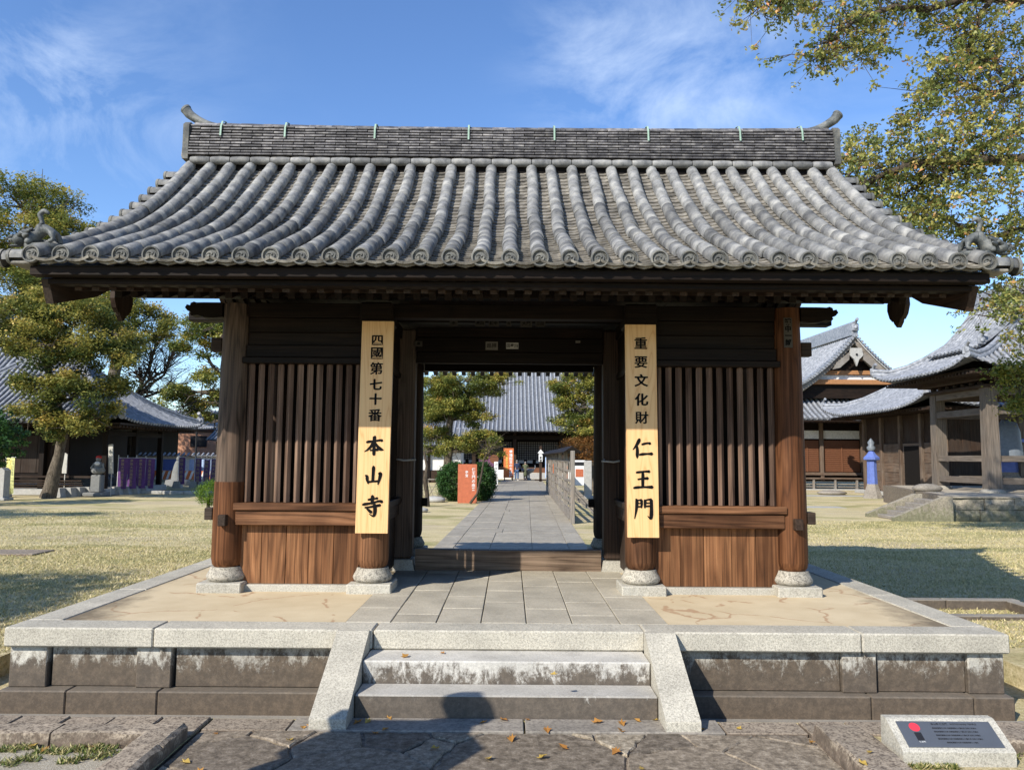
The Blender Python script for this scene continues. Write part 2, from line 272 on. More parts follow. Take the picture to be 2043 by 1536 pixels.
# ------------------------------------------------------------ geometry helpers
WO={}
def tag(o,label=None,cat=None,group=None,kind=None):
    if label: o['label']=label
    if cat: o['category']=cat
    if group: o['group']=group
    if kind: o['kind']=kind
    return o
def thing(name,label,cat,base=(0,0,0),group=None):
    o=bpy.data.objects.new(name,None); COL.objects.link(o); o.location=base; WO[o.name]=Vector(base); o.empty_display_size=0.2
    return tag(o,label,cat,group)
def link(name,me,c,parent=None,rot=None,scale=None):
    o=bpy.data.objects.new(name,me); COL.objects.link(o); c=Vector(c)
    if parent is not None: o.parent=parent; o.location=c-WO[parent.name]
    else: o.location=c
    if rot is not None: o.rotation_euler=rot
    if scale is not None: o.scale=scale
    WO[o.name]=c; return o
class MB:
    def __init__(s): s.v=[]; s.f=[]; s.sm=[]
    def add(s,vs,fs,smooth=False):
        b=len(s.v); s.v+= [tuple(p) for p in vs]; s.f+=[tuple(i+b for i in f) for f in fs]; s.sm+=[smooth]*len(fs); return s
    def box(s,a,b,ch=0.0,mat=None):
        x0,y0,z0=[min(a[i],b[i]) for i in range(3)]; x1,y1,z1=[max(a[i],b[i]) for i in range(3)]
        if ch<=0:
            vs=[(x,y,z) for z in (z0,z1) for y in (y0,y1) for x in (x0,x1)]
            fs=[(0,2,3,1),(4,5,7,6),(0,1,5,4),(2,6,7,3),(0,4,6,2),(1,3,7,5)]
        else:
            ch=min(ch,(x1-x0)/2.2,(y1-y0)/2.2,(z1-z0)/2.2)
            def rect(x0,x1,y0,y1,z): return [(x0,y0,z),(x1,y0,z),(x1,y1,z),(x0,y1,z)]
            def oct_(d,z):
                X0,X1,Y0,Y1=x0+d,x1-d,y0+d,y1-d; c=ch
                return [(X0+c,Y0,z),(X1-c,Y0,z),(X1,Y0+c,z),(X1,Y1-c,z),(X1-c,Y1,z),(X0+c,Y1,z),(X0,Y1-c,z),(X0,Y0+c,z)]
            vs=rect(x0+ch,x1-ch,y0+ch,y1-ch,z0)+oct_(0,z0+ch)+oct_(0,z1-ch)+rect(x0+ch,x1-ch,y0+ch,y1-ch,z1)
            fs=[(3,2,1,0),(20,21,22,23)]
            for i in range(8): j=(i+1)%8; fs.append((4+i,4+j,12+j,12+i))
            m_={0:0,1:1,2:1,3:2,4:2,5:3,6:3,7:0}
            for i in range(8):
                j=(i+1)%8; a_,b_=m_[i],m_[j]
                if a_==b_: fs.append((a_,4+j,4+i)); fs.append((20+a_,12+i,12+j))
                else: fs.append((a_,b_,4+j,4+i)); fs.append((20+b_,20+a_,12+i,12+j))
        if mat is not None: vs=[tuple(mat@Vector(p)) for p in vs]
        return s.add(vs,fs)
    def tube(s,pts,rad,seg=8,cap=True,arc=None,smooth=True):
        pts=[Vector(p) for p in pts]; n=len(pts)
        if not hasattr(rad,'__len__'): rad=[rad]*n
        vs=[];prev=None
        for i,p in enumerate(pts):
            t=(pts[min(i+1,n-1)]-pts[max(i-1,0)]).normalized()
            if prev is None: prev=t.orthogonal().normalized() if abs(t.z)>0.9 else t.cross(Vector((0,0,1))).normalized()
            a=(prev-t*prev.dot(t)).normalized(); prev=a; b=t.cross(a)
            for k in range(seg):
                w=2*PI*k/seg; vs.append(p+(a*math.cos(w)+b*math.sin(w))*rad[i])
        fs=[(i*seg+k,i*seg+(k+1)%seg,(i+1)*seg+(k+1)%seg,(i+1)*seg+k) for i in range(n-1) for k in range(seg)]
        s.add(vs,fs,smooth)
        if cap:
            s.add([vs[k] for k in range(seg)],[tuple(range(seg))[::-1]]); s.add([vs[(n-1)*seg+k] for k in range(seg)],[tuple(range(seg))])
        return s
    def lathe(s,prof,c=(0,0,0),seg=24,smooth=True,sq=False):
        vs=[(c[0]+r*math.cos(2*PI*(k+(0.5 if sq else 0))/seg),c[1]+r*math.sin(2*PI*(k+(0.5 if sq else 0))/seg),c[2]+z) for r,z in prof for k in range(seg)]
        n=len(prof); fs=[(i*seg+k,i*seg+(k+1)%seg,(i+1)*seg+(k+1)%seg,(i+1)*seg+k) for i in range(n-1) for k in range(seg)]
        s.add(vs,fs,smooth); s.add(vs[:seg],[tuple(range(seg))[::-1]]); s.add(vs[-seg:],[tuple(range(seg))]); return s
    def prism(s,poly,a,b,axis='y'):
        """poly 2D; axis y: (x,z) extruded a..b in y; axis x: (y,z); axis z: (x,y)"""
        def P(p,t): return {'y':(p[0],t,p[1]),'x':(t,p[0],p[1]),'z':(p[0],p[1],t)}[axis]
        n=len(poly); vs=[P(p,a) for p in poly]+[P(p,b) for p in poly]
        return s.add(vs,[tuple(range(n))[::-1],tuple(range(n,2*n))]+[(i,(i+1)%n,n+(i+1)%n,n+i) for i in range(n)])
    def blob(s,c,r,rot=None,sub=1):
        bm=bmesh.new(); bmesh.ops.create_icosphere(bm,subdivisions=sub,radius=1)
        vs=[Vector((v.co.x*r[0],v.co.y*r[1],v.co.z*r[2])) for v in bm.verts]
        if rot is not None: vs=[rot@v for v in vs]
        fs=[tuple(v.index for v in f.verts) for f in bm.faces]; bm.free(); return s.add([v+Vector(c) for v in vs],fs,True)
    def mesh(s,name,mat,centre=None):
        me=bpy.data.meshes.new(name); vs=s.v
        if centre is not None: cx,cy,cz=centre; vs=[(x-cx,y-cy,z-cz) for x,y,z in vs]
        me.from_pydata(vs,[],s.f); me.polygons.foreach_set('use_smooth',s.sm)
        if mat: me.materials.append(M[mat] if isinstance(mat,str) else mat)
        bm=bmesh.new(); bm.from_mesh(me); bmesh.ops.recalc_face_normals(bm,faces=bm.faces); bm.to_mesh(me); bm.free()
        me.update(); return me
    def centre(s):
        a=np.array(s.v); return Vector(((a.min(0)+a.max(0))/2).tolist())
    def build(s,name,mat,parent=None,kind=None):
        c=s.centre(); o=link(name,s.mesh(name,mat,c),c,parent)
        if kind: o['kind']=kind
        return o
def B(name,a,b,mat,parent=None,ch=0.006,**k): return MB().box(a,b,ch).build(name,mat,parent,**k)
def move_thing(root,loc,rz=0): root.location=loc; root.rotation_euler=(0,0,rz)
def copy_tree(o,parent=None):
    c=o.copy(); COL.objects.link(c); c.parent=parent; WO[c.name]=WO.get(o.name,Vector((0,0,0)))
    for ch in list(o.children): copy_tree(ch,c)
    return c
def np_mesh(name,verts,quads,mat,tint=None,smooth=False,tri=False):
    me=bpy.data.meshes.new(name); k=3 if tri else 4; n=len(quads)
    me.vertices.add(len(verts)); me.vertices.foreach_set('co',np.asarray(verts,dtype=np.float32).ravel())
    me.loops.add(n*k); me.loops.foreach_set('vertex_index',np.asarray(quads,dtype=np.int32).ravel())
    me.polygons.add(n); me.polygons.foreach_set('loop_start',np.arange(0,n*k,k,dtype=np.int32))
    me.update(calc_edges=True)
    if tint is not None:
        a=me.attributes.new('tint','FLOAT','FACE'); a.data.foreach_set('value',np.asarray(tint,dtype=np.float32))
    me.materials.append(M[mat]); return me
def text(name,body,size,mat,parent,pos,rot,ext=0.002,off=0.0,vertical=False,step=None,jit=0):
    cu=bpy.data.curves.new(name,'FONT'); cu.body=body if not vertical else '\n'.join(body); cu.size=size; cu.extrude=ext; cu.offset=off
    cu.align_x='CENTER'; cu.align_y='CENTER'; cu.resolution_u=2
    if vertical: cu.space_line=(step or size*1.05)/size
    o=bpy.data.objects.new('tmp',cu); me=bpy.data.meshes.new_from_object(o); bpy.data.objects.remove(o); bpy.data.curves.remove(cu)
    me.materials.clear(); me.materials.append(M[mat]); return link(name,me,pos,parent,rot)
# leaves ----------------------------------------------------------
def leaf_arrays(cent,per,spread,size,tint_c,flat=0.75,rng=np.random):
    K=len(cent); N=K*per
    c=np.repeat(np.asarray(cent),per,axis=0)+rng.normal(0,1,(N,3))*np.array([spread,spread,spread*0.7])
    nrm=rng.normal(0,1,(N,3)); nrm[:,2]=np.abs(nrm[:,2])+flat; nrm/=np.linalg.norm(nrm,axis=1)[:,None]
    t=rng.normal(0,1,(N,3)); t-=nrm*(t*nrm).sum(1)[:,None]; t/=np.linalg.norm(t,axis=1)[:,None]; b=np.cross(nrm,t)
    L=(size*rng.uniform(0.6,1.25,N))[:,None]; w=L*0.27
    v=np.empty((N,4,3)); v[:,0]=c-t*L*0.5; v[:,1]=c+b*w+nrm*L*0.06; v[:,2]=c+t*L*0.5-nrm*L*0.1; v[:,3]=c-b*w+nrm*L*0.06
    q=np.arange(N*4).reshape(N,4); tint=np.clip(np.repeat(tint_c,per)+rng.normal(0,0.13,N),0,1); return v.reshape(-1,3),q,tint
def crown_clumps(blobs,dens,shell=0.45,seed=1,sub=True):
    rng=np.random.RandomState(seed); out=[];tt=[]
    for (c,r) in blobs:
        r=np.array(r if hasattr(r,'__len__') else (r,r,r*0.75)); n=max(6,int(dens*r[0]*r[1]*1.0+dens*r[0]*r[2])); c=np.array(c)
        if sub:   # boughs: each blob is made of flattened leaf pads with gaps between them
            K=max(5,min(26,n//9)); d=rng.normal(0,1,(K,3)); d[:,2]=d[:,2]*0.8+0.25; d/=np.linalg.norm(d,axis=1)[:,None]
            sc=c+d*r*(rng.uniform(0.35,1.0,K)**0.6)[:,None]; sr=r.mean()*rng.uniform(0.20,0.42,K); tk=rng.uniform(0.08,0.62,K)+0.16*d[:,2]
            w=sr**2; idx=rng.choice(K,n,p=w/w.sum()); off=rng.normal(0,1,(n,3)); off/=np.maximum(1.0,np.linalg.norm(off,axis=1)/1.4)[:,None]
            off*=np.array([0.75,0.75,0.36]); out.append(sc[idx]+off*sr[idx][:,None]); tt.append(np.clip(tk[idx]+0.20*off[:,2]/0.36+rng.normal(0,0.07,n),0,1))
        else:
            d=rng.normal(0,1,(n,3)); d/=np.linalg.norm(d,axis=1)[:,None]; rad=shell+(1-shell)*rng.uniform(0,1,n)**0.6
            out.append(c+d*r*rad[:,None]); tt.append(np.clip(rng.uniform(0.1,0.85,n),0,1))
    return np.concatenate(out),np.concatenate(tt)
def tree(name,label,base,trunk,r0,blobs,leaf='leaf_olive',size=0.16,dens=26,per=34,spread=0.24,seed=1,group=None,bark='bark',limbs=True,twig=5,shell=0.45,cat='tree'):
    rng=random.Random(seed); root=thing(name,label,cat,base,group)
    m=MB(); pts=[Vector(base)]+[Vector(p) for p in trunk]; rr=[r0*1.45]+[r0*(1-0.45*i/len(trunk)) for i in range(len(trunk))]
    fine=[];fr=[]
    for i in range(len(pts)-1):
        for k in range(4):
            t=k/4; p=pts[i].lerp(pts[i+1],t)+Vector((rng.uniform(-1,1),rng.uniform(-1,1),0))*r0*0.12*(1 if i+k else 0); fine.append(p); fr.append((rr[i]*(1-t)+rr[i+1]*t)*rng.uniform(0.93,1.07))
    fine.append(pts[-1]); fr.append(rr[-1]); fr[0]*=1.15; m.tube(fine,fr,12)
    m.build('trunk',bark,root)
    lm=MB(); top=pts[-1]
    for (c,r) in blobs:
        c=Vector(c); R0=r[0] if hasattr(r,'__len__') else r
        s=min(fine[len(fine)//2:],key=lambda p:(p-c).length+abs(p.z-c.z)*0.3) if limbs else top
        mid=s.lerp(c,0.5)+Vector((rng.uniform(-1,1),rng.uniform(-1,1),rng.uniform(-0.3,0.5)))*R0*0.3
        q1=s.lerp(mid,0.5)+Vector((rng.uniform(-1,1),rng.uniform(-1,1),rng.uniform(-.5,.5)))*R0*0.12
        lm.tube([s,q1,mid,mid.lerp(c,0.5)+Vector((0,0,R0*0.06)),c],[r0*0.42,r0*0.36,r0*0.28,r0*0.2,r0*0.13],7,False)
        for k in range(twig):
            d=Vector((rng.gauss(0,1),rng.gauss(0,1),rng.gauss(0.1,0.7))).normalized()*R0*rng.uniform(0.7,0.98); st=mid.lerp(c,rng.random()); e=c+d
            h=st.lerp(e,0.5)+Vector((rng.uniform(-1,1),rng.uniform(-1,1),rng.uniform(-.4,.6)))*R0*0.16
            lm.tube([st,h,e],[r0*0.13,r0*0.08,r0*0.03],5,False)
            e2=h+Vector((rng.gauss(0,1),rng.gauss(0,1),rng.gauss(0,.6))).normalized()*R0*0.5; lm.tube([h,e2],[r0*0.06,r0*0.02],4,False)
    if lm.v: lm.build('limbs',bark,root)
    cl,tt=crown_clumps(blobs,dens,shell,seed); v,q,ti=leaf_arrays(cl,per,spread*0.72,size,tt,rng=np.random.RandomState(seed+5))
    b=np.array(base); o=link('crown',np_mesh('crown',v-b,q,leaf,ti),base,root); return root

# ============================================================ GROUND
T=0.484; GX=-0.01; G0=-0.19
def struct(name,mb,mat,parent=None):
    o=mb.build(name,mat,parent)
    if parent is None: o['kind']='structure'
    return o
m=MB()   # one sheet to the horizon with a sunken gutter round the platform
xs=[-1500,-4.72,-2.12,2.09,4.70,1500]; ys=[-1500,1.2,5.502,5.74,12.75,1500]
P4=[(x,y,0) for y in ys for x in xs]
fs=[(j*6+i,j*6+i+1,j*6+i+7,j*6+i+6) for j in range(5) for i in range(5) if not((j==3 and 1<=i<=3) or (i==2 and j in(1,2)))]
m.add(P4,fs); m.add([(-4.72,5.74,0),(4.70,5.74,0),(4.70,12.75,0),(-4.72,12.75,0),(-4.72,5.74,G0),(4.70,5.74,G0),(4.70,12.75,G0),(-4.72,12.75,G0)],[(0,1,5,4),(1,2,6,5),(2,3,7,6),(3,0,4,7),(4,5,6,7)])
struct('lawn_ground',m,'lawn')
# gravel bed lower left, and a rough gravel apron on the right
struct('gravel_bed',MB().box((-6.5,2.0,-0.05),(-2.37,5.12,0.012)),'gravel')
gs=tag(MB().box((-4.6,5.80,G0-0.02),(4.6,6.36,G0+0.012)).build('gutter_floor','granite_stain'),kind='structure')

# foreground paving of irregular flagstones -------------------------
def clip(poly,n,d):
    out=[]
    for i in range(len(poly)):
        a,b=poly[i],poly[(i+1)%len(poly)]; da=a[0]*n[0]+a[1]*n[1]-d; db=b[0]*n[0]+b[1]*n[1]-d
        if da<=0: out.append(a)
        if (da<0<db) or (db<0<da): t=da/(da-db); out.append((a[0]+(b[0]-a[0])*t,a[1]+(b[1]-a[1])*t))
    return out
def rough_poly(p,rng,amp,step=0.07,gap=0.012):
    cx=sum(a[0] for a in p)/len(p); cy=sum(a[1] for a in p)/len(p); q=[]
    for i in range(len(p)):
        a=Vector((*p[i],0)); b=Vector((*p[(i+1)%len(p)],0)); L=(b-a).length; n=max(1,int(L/step)); nn=Vector(((b-a).y,-(b-a).x,0)).normalized() if L>1e-5 else Vector((0,0,0))
        for k in range(n):
            t=k/n; o=rng.uniform(-amp,amp) if k else 0; v=a.lerp(b,t)+nn*o; dv=Vector((cx,cy,0))-v; v+=dv.normalized()*gap*rng.uniform(0.5,1.5); q.append((v.x,v.y))
    return q
def slab_mb(poly,z0,z1,rng,dz=0.004,ch=0.012):
    cx=sum(a[0] for a in poly)/len(poly); cy=sum(a[1] for a in poly)/len(poly); n=len(poly); tz=z1+rng.uniform(-dz,dz)
    vs=[(x,y,z0) for x,y in poly]+[(x,y,tz-ch) for x,y in poly]
    ins=[]
    for x,y in poly:
        d=math.hypot(x-cx,y-cy) or 1; k=(d-ch)/d; ins.append((cx+(x-cx)*k,cy+(y-cy)*k,tz+rng.uniform(-0.0015,0.0015)))
    vs+=ins; fs=[(i,(i+1)%n,n+(i+1)%n,n+i) for i in range(n)]+[(n+i,n+(i+1)%n,2*n+(i+1)%n,2*n+i) for i in range(n)]
    c=len(vs); vs.append((cx,cy,tz)); fs+=[(2*n+i,2*n+(i+1)%n,c) for i in range(n)]
    return MB().add(vs,fs)
pav=struct('pavement',MB().box((-2.12,1.2,-0.08),(2.10,5.50,-0.022)),'rough_kerb')
rng=random.Random(3)
big=[(0.15,5.02,.55),(-0.95,4.75,.4),(-1.75,5.05,.3),(1.15,4.8,.4),(1.75,5.1,.3),(0.2,4.0,.4),(-1.2,3.9,.3),(1.3,3.9,.35)]
seeds=[(a,b,c) for a,b,c in big]
for (x,y) in [(-1.55,5.38),(-1.2,5.25),(-0.72,5.36),(-0.45,5.2),(0.75,5.4),(0.05,5.44),(0.42,5.43),(-0.3,5.46),(1.0,5.28),(1.45,5.4),(1.9,5.35),(-1.95,5.4),(-2.0,4.7),(-1.45,4.5),(-0.55,4.4),(0.75,4.55),(1.95,4.6),(-2,4.1),(-0.6,3.5),(0.8,3.3),(-1.6,3.2),(1.9,3.4),(0.1,2.8),(-1,2.5),(1.2,2.5),(-2,2.2),(0,1.8),(1.9,1.8),(-0.15,3.2)]: seeds.append((x,y,0.0))
X0,X1,Y0,Y1=-2.11,2.06,1.3,5.50
for i,(x,y,w) in enumerate(seeds):
    poly=[(X0,Y0),(X1,Y0),(X1,Y1),(X0,Y1)]
    for j,(x2,y2,w2) in enumerate(seeds):
        if i==j: continue
        dx,dy=x2-x,y2-y; L=math.hypot(dx,dy); k=0.5+(w*w-w2*w2)/(2*L*L)
        poly=clip(poly,(dx/L,dy/L),(x*dx+y*dy)/L+L*k)
        if len(poly)<3: break
    if len(poly)<3: continue
    rp=rough_poly(poly,rng,0.012,0.08,0.009); slab_mb(rp,-0.05,0.0,rng,0.006,0.010).build('flagstone','flag',pav)
# long edging slabs at the foot of the steps
for a,b in ((-1.52,0.11),(0.122,1.50)): B('edging_slab',(a,5.51,-0.06),(b,5.77,0.004),'stepstone',pav,0.006)
for a,b in ((-2.11,-1.53),(1.51,2.07)): B('edging_slab',(a,5.51,-0.06),(b,5.738,0.002),'rough_kerb',pav,0.006)
def rough_box(a,b,rng,amp=0.008,seg=0.09):
    """a split-faced kerb stone: box cut into short spans with jittered edges"""
    L0=b[0]-a[0]; L1=b[1]-a[1]; alongx=L0>L1; L=max(L0,L1); n=max(2,int(L/seg)); ring=[]; j=lambda s=1: rng.uniform(-amp,amp)*s
    for i in range(n+1):
        t=i/n
        if alongx: x=a[0]+L0*t; ring.append([(x+j(.3),a[1]+j(),a[2]),(x,a[1]+j()*1.5,(a[2]+b[2])/2+j()),(x,a[1]+0.012+j(),b[2]-0.008+j(.6)),(x,a[1]+0.035,b[2]+j(.7)),(x,b[1]-0.03,b[2]+j(.7)),(x,b[1]+j(),b[2]-0.02+j()),(x,b[1]+j(),a[2])])
        else: y=a[1]+L1*t; ring.append([(a[0]+j(),y,a[2]),(a[0]+j()*1.5,y,(a[2]+b[2])/2),(a[0]+0.012+j(),y,b[2]-0.008+j(.6)),(a[0]+0.035,y,b[2]+j(.7)),(b[0]-0.03,y,b[2]+j(.7)),(b[0]+j(),y,b[2]-0.02+j()),(b[0]+j(),y,a[2])])
    k=7; vs=[p for r in ring for p in r]; fs=[(i*k+q,i*k+q+1,(i+1)*k+q+1,(i+1)*k+q) for i in range(n) for q in range(k-1)]+[tuple(range(k)),tuple(range(n*k,n*k+k))]
    return MB().add(vs,fs)
rng=random.Random(11)
kl=thing('stone_kerb','rough brown stone kerb turning a corner beside the lower left gravel','kerb',(-2.24,5.2,0))
x=-5.0
for L in (0.75,0.7,0.62,0.7): rough_box((x,5.14,-0.05),(x+L-0.012,5.34,0.10),rng).build('kerb_stone','rough_kerb',kl); x+=L
for a,b in ((4.2,4.95),(3.4,4.19),(2.4,3.39)): rough_box((-2.36,a,-0.05),(-2.13,b,0.10),rng).build('kerb_stone','rough_kerb',kl)
rough_box((-2.36,4.96,-0.05),(-2.13,5.34,0.10),rng).build('kerb_stone','rough_kerb',kl)
xx=-4.9
for i in range(8):
    L=rng.uniform(0.28,0.42)
    if xx+L>-2.15: break
    B('kerb_slab',(xx,5.36,-0.05),(xx+L-0.01,5.72,rng.uniform(0.01,0.022)),'rough_kerb',kl,0.008); xx+=L
B('kerb_slab',(xx,5.36,-0.05),(-2.125,5.735,0.016),'rough_kerb',kl,0.008)
kr=thing('stone_kerb','rough brown stone kerb running under the plaque block at the lower right','kerb',(2.2,5.0,0))
for a,b in ((4.75,5.465),(3.9,4.74),(2.9,3.89)): rough_box((2.075,a,-0.05),(2.40,b,0.085),rng,0.012).build('kerb_stone','rough_kerb',kr)
x=2.41
for L in (0.45,0.5,0.42,0.6,0.5): B('kerb_slab',(x,5.475,-0.05),(x+L-0.01,5.735,rng.uniform(0.008,0.02)),'rough_kerb',kr,0.008); x+=L
B('kerb_slab',(2.08,5.475,-0.05),(2.40,5.735,0.012),'rough_kerb',kr,0.008)
x=3.22
for L in (0.6,0.7,0.8): rough_box((x,5.12,-0.05),(x+L-0.012,5.42,0.09),rng,0.012).build('kerb_stone','rough_kerb',kr); x+=L
kf=thing('stone_kerb','pale stone kerb edging the shaded right lawn behind the platform corner','kerb',(5.5,9.8,0))
for a,b in (((4.75,10.0,-.05),(5.55,10.16,0.12)),((5.56,10.0,-.05),(6.5,10.16,0.12)),((6.3,9.2,-.05),(6.46,9.98,0.12)),((4.9,9.35,-.05),(5.6,9.5,0.05)),((5.61,9.35,-.05),(6.28,9.5,0.05))): B('kerb_stone',a,b,'granite_stain',kf,0.01)
# low plaque block ---------------------------------------------------
mo=thing('plaque_stone','low speckled granite block with a sloping dark plaque bearing a red disc','plaque stone',(2.78,5.08,0))
prof=[(4.955,-0.02),(4.955,0.085),(4.965,0.095),(5.165,0.215),(5.18,0.221),(5.235,0.221),(5.24,0.215),(5.24,-0.02)]
mb=MB().prism([(p[0],p[1]) for p in prof],2.445,3.145,'x'); mb.build('granite_block','granite',mo)
sl_=math.atan2(0.12,0.20); nrm=Vector((0,-math.sin(sl_),math.cos(sl_))); up=Vector((0,math.cos(sl_),math.sin(sl_)))
pc=Vector((2.795,5.065,0.155))
rotm=Matrix.Rotation(sl_,3,'X')
def on_plaque(u,v,h): return pc+Vector((u,0,0))+up*v+nrm*h
mb=MB().box((-0.30,-0.098,-0.01),(0.30,0.098,0.006),0.002,Matrix.Translation(pc)@rotm.to_4x4()); pl=mb.build('plaque','plaque',mo)
mb=MB(); mb.lathe([(0.0005,0.0),(0.033,0.0),(0.033,0.0015),(0.0005,0.0015)],(0,0,0),28,False); mb.v=[tuple(on_plaque(-0.20+p[0],0.05+p[1],0.0065+p[2])) for p in mb.v]; mb.build('red_disc','plaque_red',pl)
mb=MB().box((-0.022,-0.03,0),(0.022,0.03,0.001),0,Matrix.Translation(on_plaque(-0.20,-0.02,0.0065))@rotm.to_4x4()); mb.build('dark_square','black',pl)
er=(sl_,0,0)
text('heading','本山寺 仁王門　MOTOYAMAJI TEMPLE',0.017,'black',pl,on_plaque(0.06,0.073,0.008),er,0.0003)
for k in range(5): text('text_line','国指定重要文化財 四国霊場第七十番札所 正和二年建立の八脚門'[:26-(k==4)*8],0.0115,'black',pl,on_plaque(0.05,0.042-0.027*k,0.008),er,0.0003)
text('caption','仁王門',0.013,'white',pl,on_plaque(-0.20,-0.062,0.008),er,0.0003)

# ============================================================ STONE PLATFORM
pf=thing('stone_platform','raised granite platform with three steps and sloping cheek stones under the gate','platform',(GX,9.2,G0))
FY=6.39; RY=12.05; HX0,HX1=-4.07,4.05
# caps (front)
capz=(T-0.154,T)
for i,(a,b) in enumerate(((HX0,-2.868),(-2.862,-1.10),(-1.09,1.10),(1.105,2.852),(2.858,HX1))): B('cap_stone',(a,FY,capz[0]),(b,FY+0.30,capz[1]),'granite_cap',pf,0.012)
for sx in (0,1):
    for a,b in ((FY+0.304,8.2),(8.204,10.1),(10.104,RY)):
        B('cap_stone',(HX0 if sx==0 else HX1-0.30,a,capz[0]),(HX0+0.30 if sx==0 else HX1,b,capz[1]),'granite_cap',pf,0.012)
for a,b in ((HX0+0.304,-1.3),(-1.296,1.3),(1.304,HX1-0.304)): B('cap_stone',(a,RY-0.3,capz[0]),(b,RY,capz[1]),'granite_cap',pf,0.012)
# posts, panels and base course
def wallrun(x0,x1,posts,y,base=True):
    px=sorted(posts)
    for a,b in px: B('post_stone',(a,y,0.0),(b,y+0.18,capz[0]-0.001),'granite_stain',pf,0.008)
    edges=[x0]+[v for ab in px for v in ab]+[x1]
    for k in range(0,len(edges),2):
        a,b=edges[k],edges[k+1]
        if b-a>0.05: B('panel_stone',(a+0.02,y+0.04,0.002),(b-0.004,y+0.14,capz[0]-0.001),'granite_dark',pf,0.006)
wallrun(-4.046,-1.35,[(-4.046,-3.742),(-3.018,-2.734)],6.45)
wallrun(1.33,4.028,[(2.713,2.993),(3.736,4.028)],6.45)
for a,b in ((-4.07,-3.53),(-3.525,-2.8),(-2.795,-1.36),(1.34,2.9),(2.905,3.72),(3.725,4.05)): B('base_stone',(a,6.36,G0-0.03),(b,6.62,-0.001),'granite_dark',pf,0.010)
for s,x in ((-1,-4.046),(1,4.028)):
    a,b=(x,x+0.1) if s<0 else (x-0.1,x)
    for y0,y1 in ((6.65,8.4),(8.41,10.2),(10.21,12.0)):
        B('panel_stone',(a,y0,0.002),(b,y1,capz[0]-0.001),'granite_dark',pf,0.006); B('base_stone',(a-0.03*(s<0),y0,G0-0.03),(b+0.03*(s>0),y1,-0.001),'granite_dark',pf,0.01)
# steps
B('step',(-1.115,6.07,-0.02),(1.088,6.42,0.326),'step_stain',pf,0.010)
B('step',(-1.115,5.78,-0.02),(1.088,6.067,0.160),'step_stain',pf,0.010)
for a,b in ((-1.375,-1.118),(1.091,1.335)):
    MB().prism([(6.385,G0),(6.385,T+0.003),(6.345,T+0.003),(5.522,0.072),(5.520,0.062),(5.520,-0.03)],a,b,'x').build('cheek_stone','granite_cap',pf)
# inside: earth and central paving
ef=MB(); 
for a,b in ((HX0+0.3,-1.39),(1.36,HX1-0.3)): ef.box((a,FY+0.302,0.3),(b,RY-0.302,T-0.008))
ef.box((-1.39,FY+0.302,0.3),(1.36,RY-0.302,T-0.03)); ef.build('earth_floor','earth',pf)
MB().box((HX0+0.12,6.6,G0-0.03),(HX1-0.12,RY-0.1,0.3)).build('core','granite_dark',pf)
rng=random.Random(5)
jx=[-1.388,-1.0,-0.615,-0.235,0.15,0.54,0.95,1.358]
for c in range(7):
    y=FY+0.306; k=0
    while y<RY-0.31:
        L=0.62 if not(k==0 and c%2) else 0.34
        y2=min(y+L,RY-0.305)
        if 1:
            B('paving_slab',(jx[c]+0.004,y+0.004,T-0.07),(jx[c+1]-0.004,y2-0.004,T+rng.uniform(-0.003,0.002)),'granite_grey',pf,0.005)
        y=y2; k+=1
# fallen leaves on the steps ------------------------------------------
lf_mesh=[]
for k in range(4):
    rg=random.Random(k); pts=[(0,-0.045,0.0),(0.022,-0.015,0.008),(0.036,0.0,0.016),(0.016,0.012,0.004),(0.012,0.04,0.012),(0,0.02,0.0),(-0.014,0.036,0.01),(-0.016,0.01,0.004),(-0.034,0.0,0.014),(-0.02,-0.018,0.006)]
    vs=[(x*rg.uniform(.85,1.15),y*rg.uniform(.85,1.15),z*rg.uniform(.5,1.6)+0.002) for x,y,z in pts]+[(0,0,0.001)]
    me=bpy.data.meshes.new('leaf'); me.from_pydata(vs,[],[(i,(i+1)%10,10) for i in range(10)]); me.materials.append(M['fallen']); a=me.attributes.new('tint','FLOAT','FACE'); a.data.foreach_set('value',[rg.random()]*10); lf_mesh.append(me)
LV=[]
for (px,py,z) in [(735,1438,.006),(715,1440,.006),(775,1432,.006),(965,1440,.006),(1003,1435,.006),(975,1428,.006),(1052,1435,.006),(1272,1437,.006),(1240,1442,.006),(1308,1436,.006),(750,1462,0),(768,1455,.006),(1091,1455,.006),(618,1447,0),(605,1451,0),(975,1513,0),(430,1463,0),(1475,1453,0),(1400,1455,.0),(882,1302,.328),(808,1309,.328),(1190,1440,.006),(1240,1458,0),(1105,1345,.328),(1655,1472,0),(1620,1480,0)]:
    LV.append(atz(px,py,z+0.004))
for (px,py) in [(1735,1500),(1720,1522),(65,1488),(90,1494),(180,1490),(1990,1470)]: LV.append(atz(px,py,0.03) if px<1700 else atz(px,py,0.09))
rng=random.Random(9)
for k in range(14): LV.append(Vector((rng.uniform(-2,2),rng.uniform(4.4,5.45),0.006)))
for p in LV:
    o=link('fallen_leaf',lf_mesh[rng.randrange(4)],p,None,(rng.uniform(-.25,.25),rng.uniform(-.25,.25),rng.uniform(0,6.28)),(rng.uniform(.6,1.05),)*3)
    zone=('dry leaf lying on an upper step of the stone stairs' if p.z>0.1 else 'dry leaf lying on the brown kerb or gravel at the lower left' if p.x<-2.12 else 'dry leaf lying on the rough kerb beside the plaque block' if p.x>2.07 else 'dry leaf lying on the smooth edging slab at the foot of the steps' if p.y>5.5 else 'dry brown or yellow leaf lying on the dark flagstones')
    tag(o,zone,'leaf','fallen leaves around the steps')

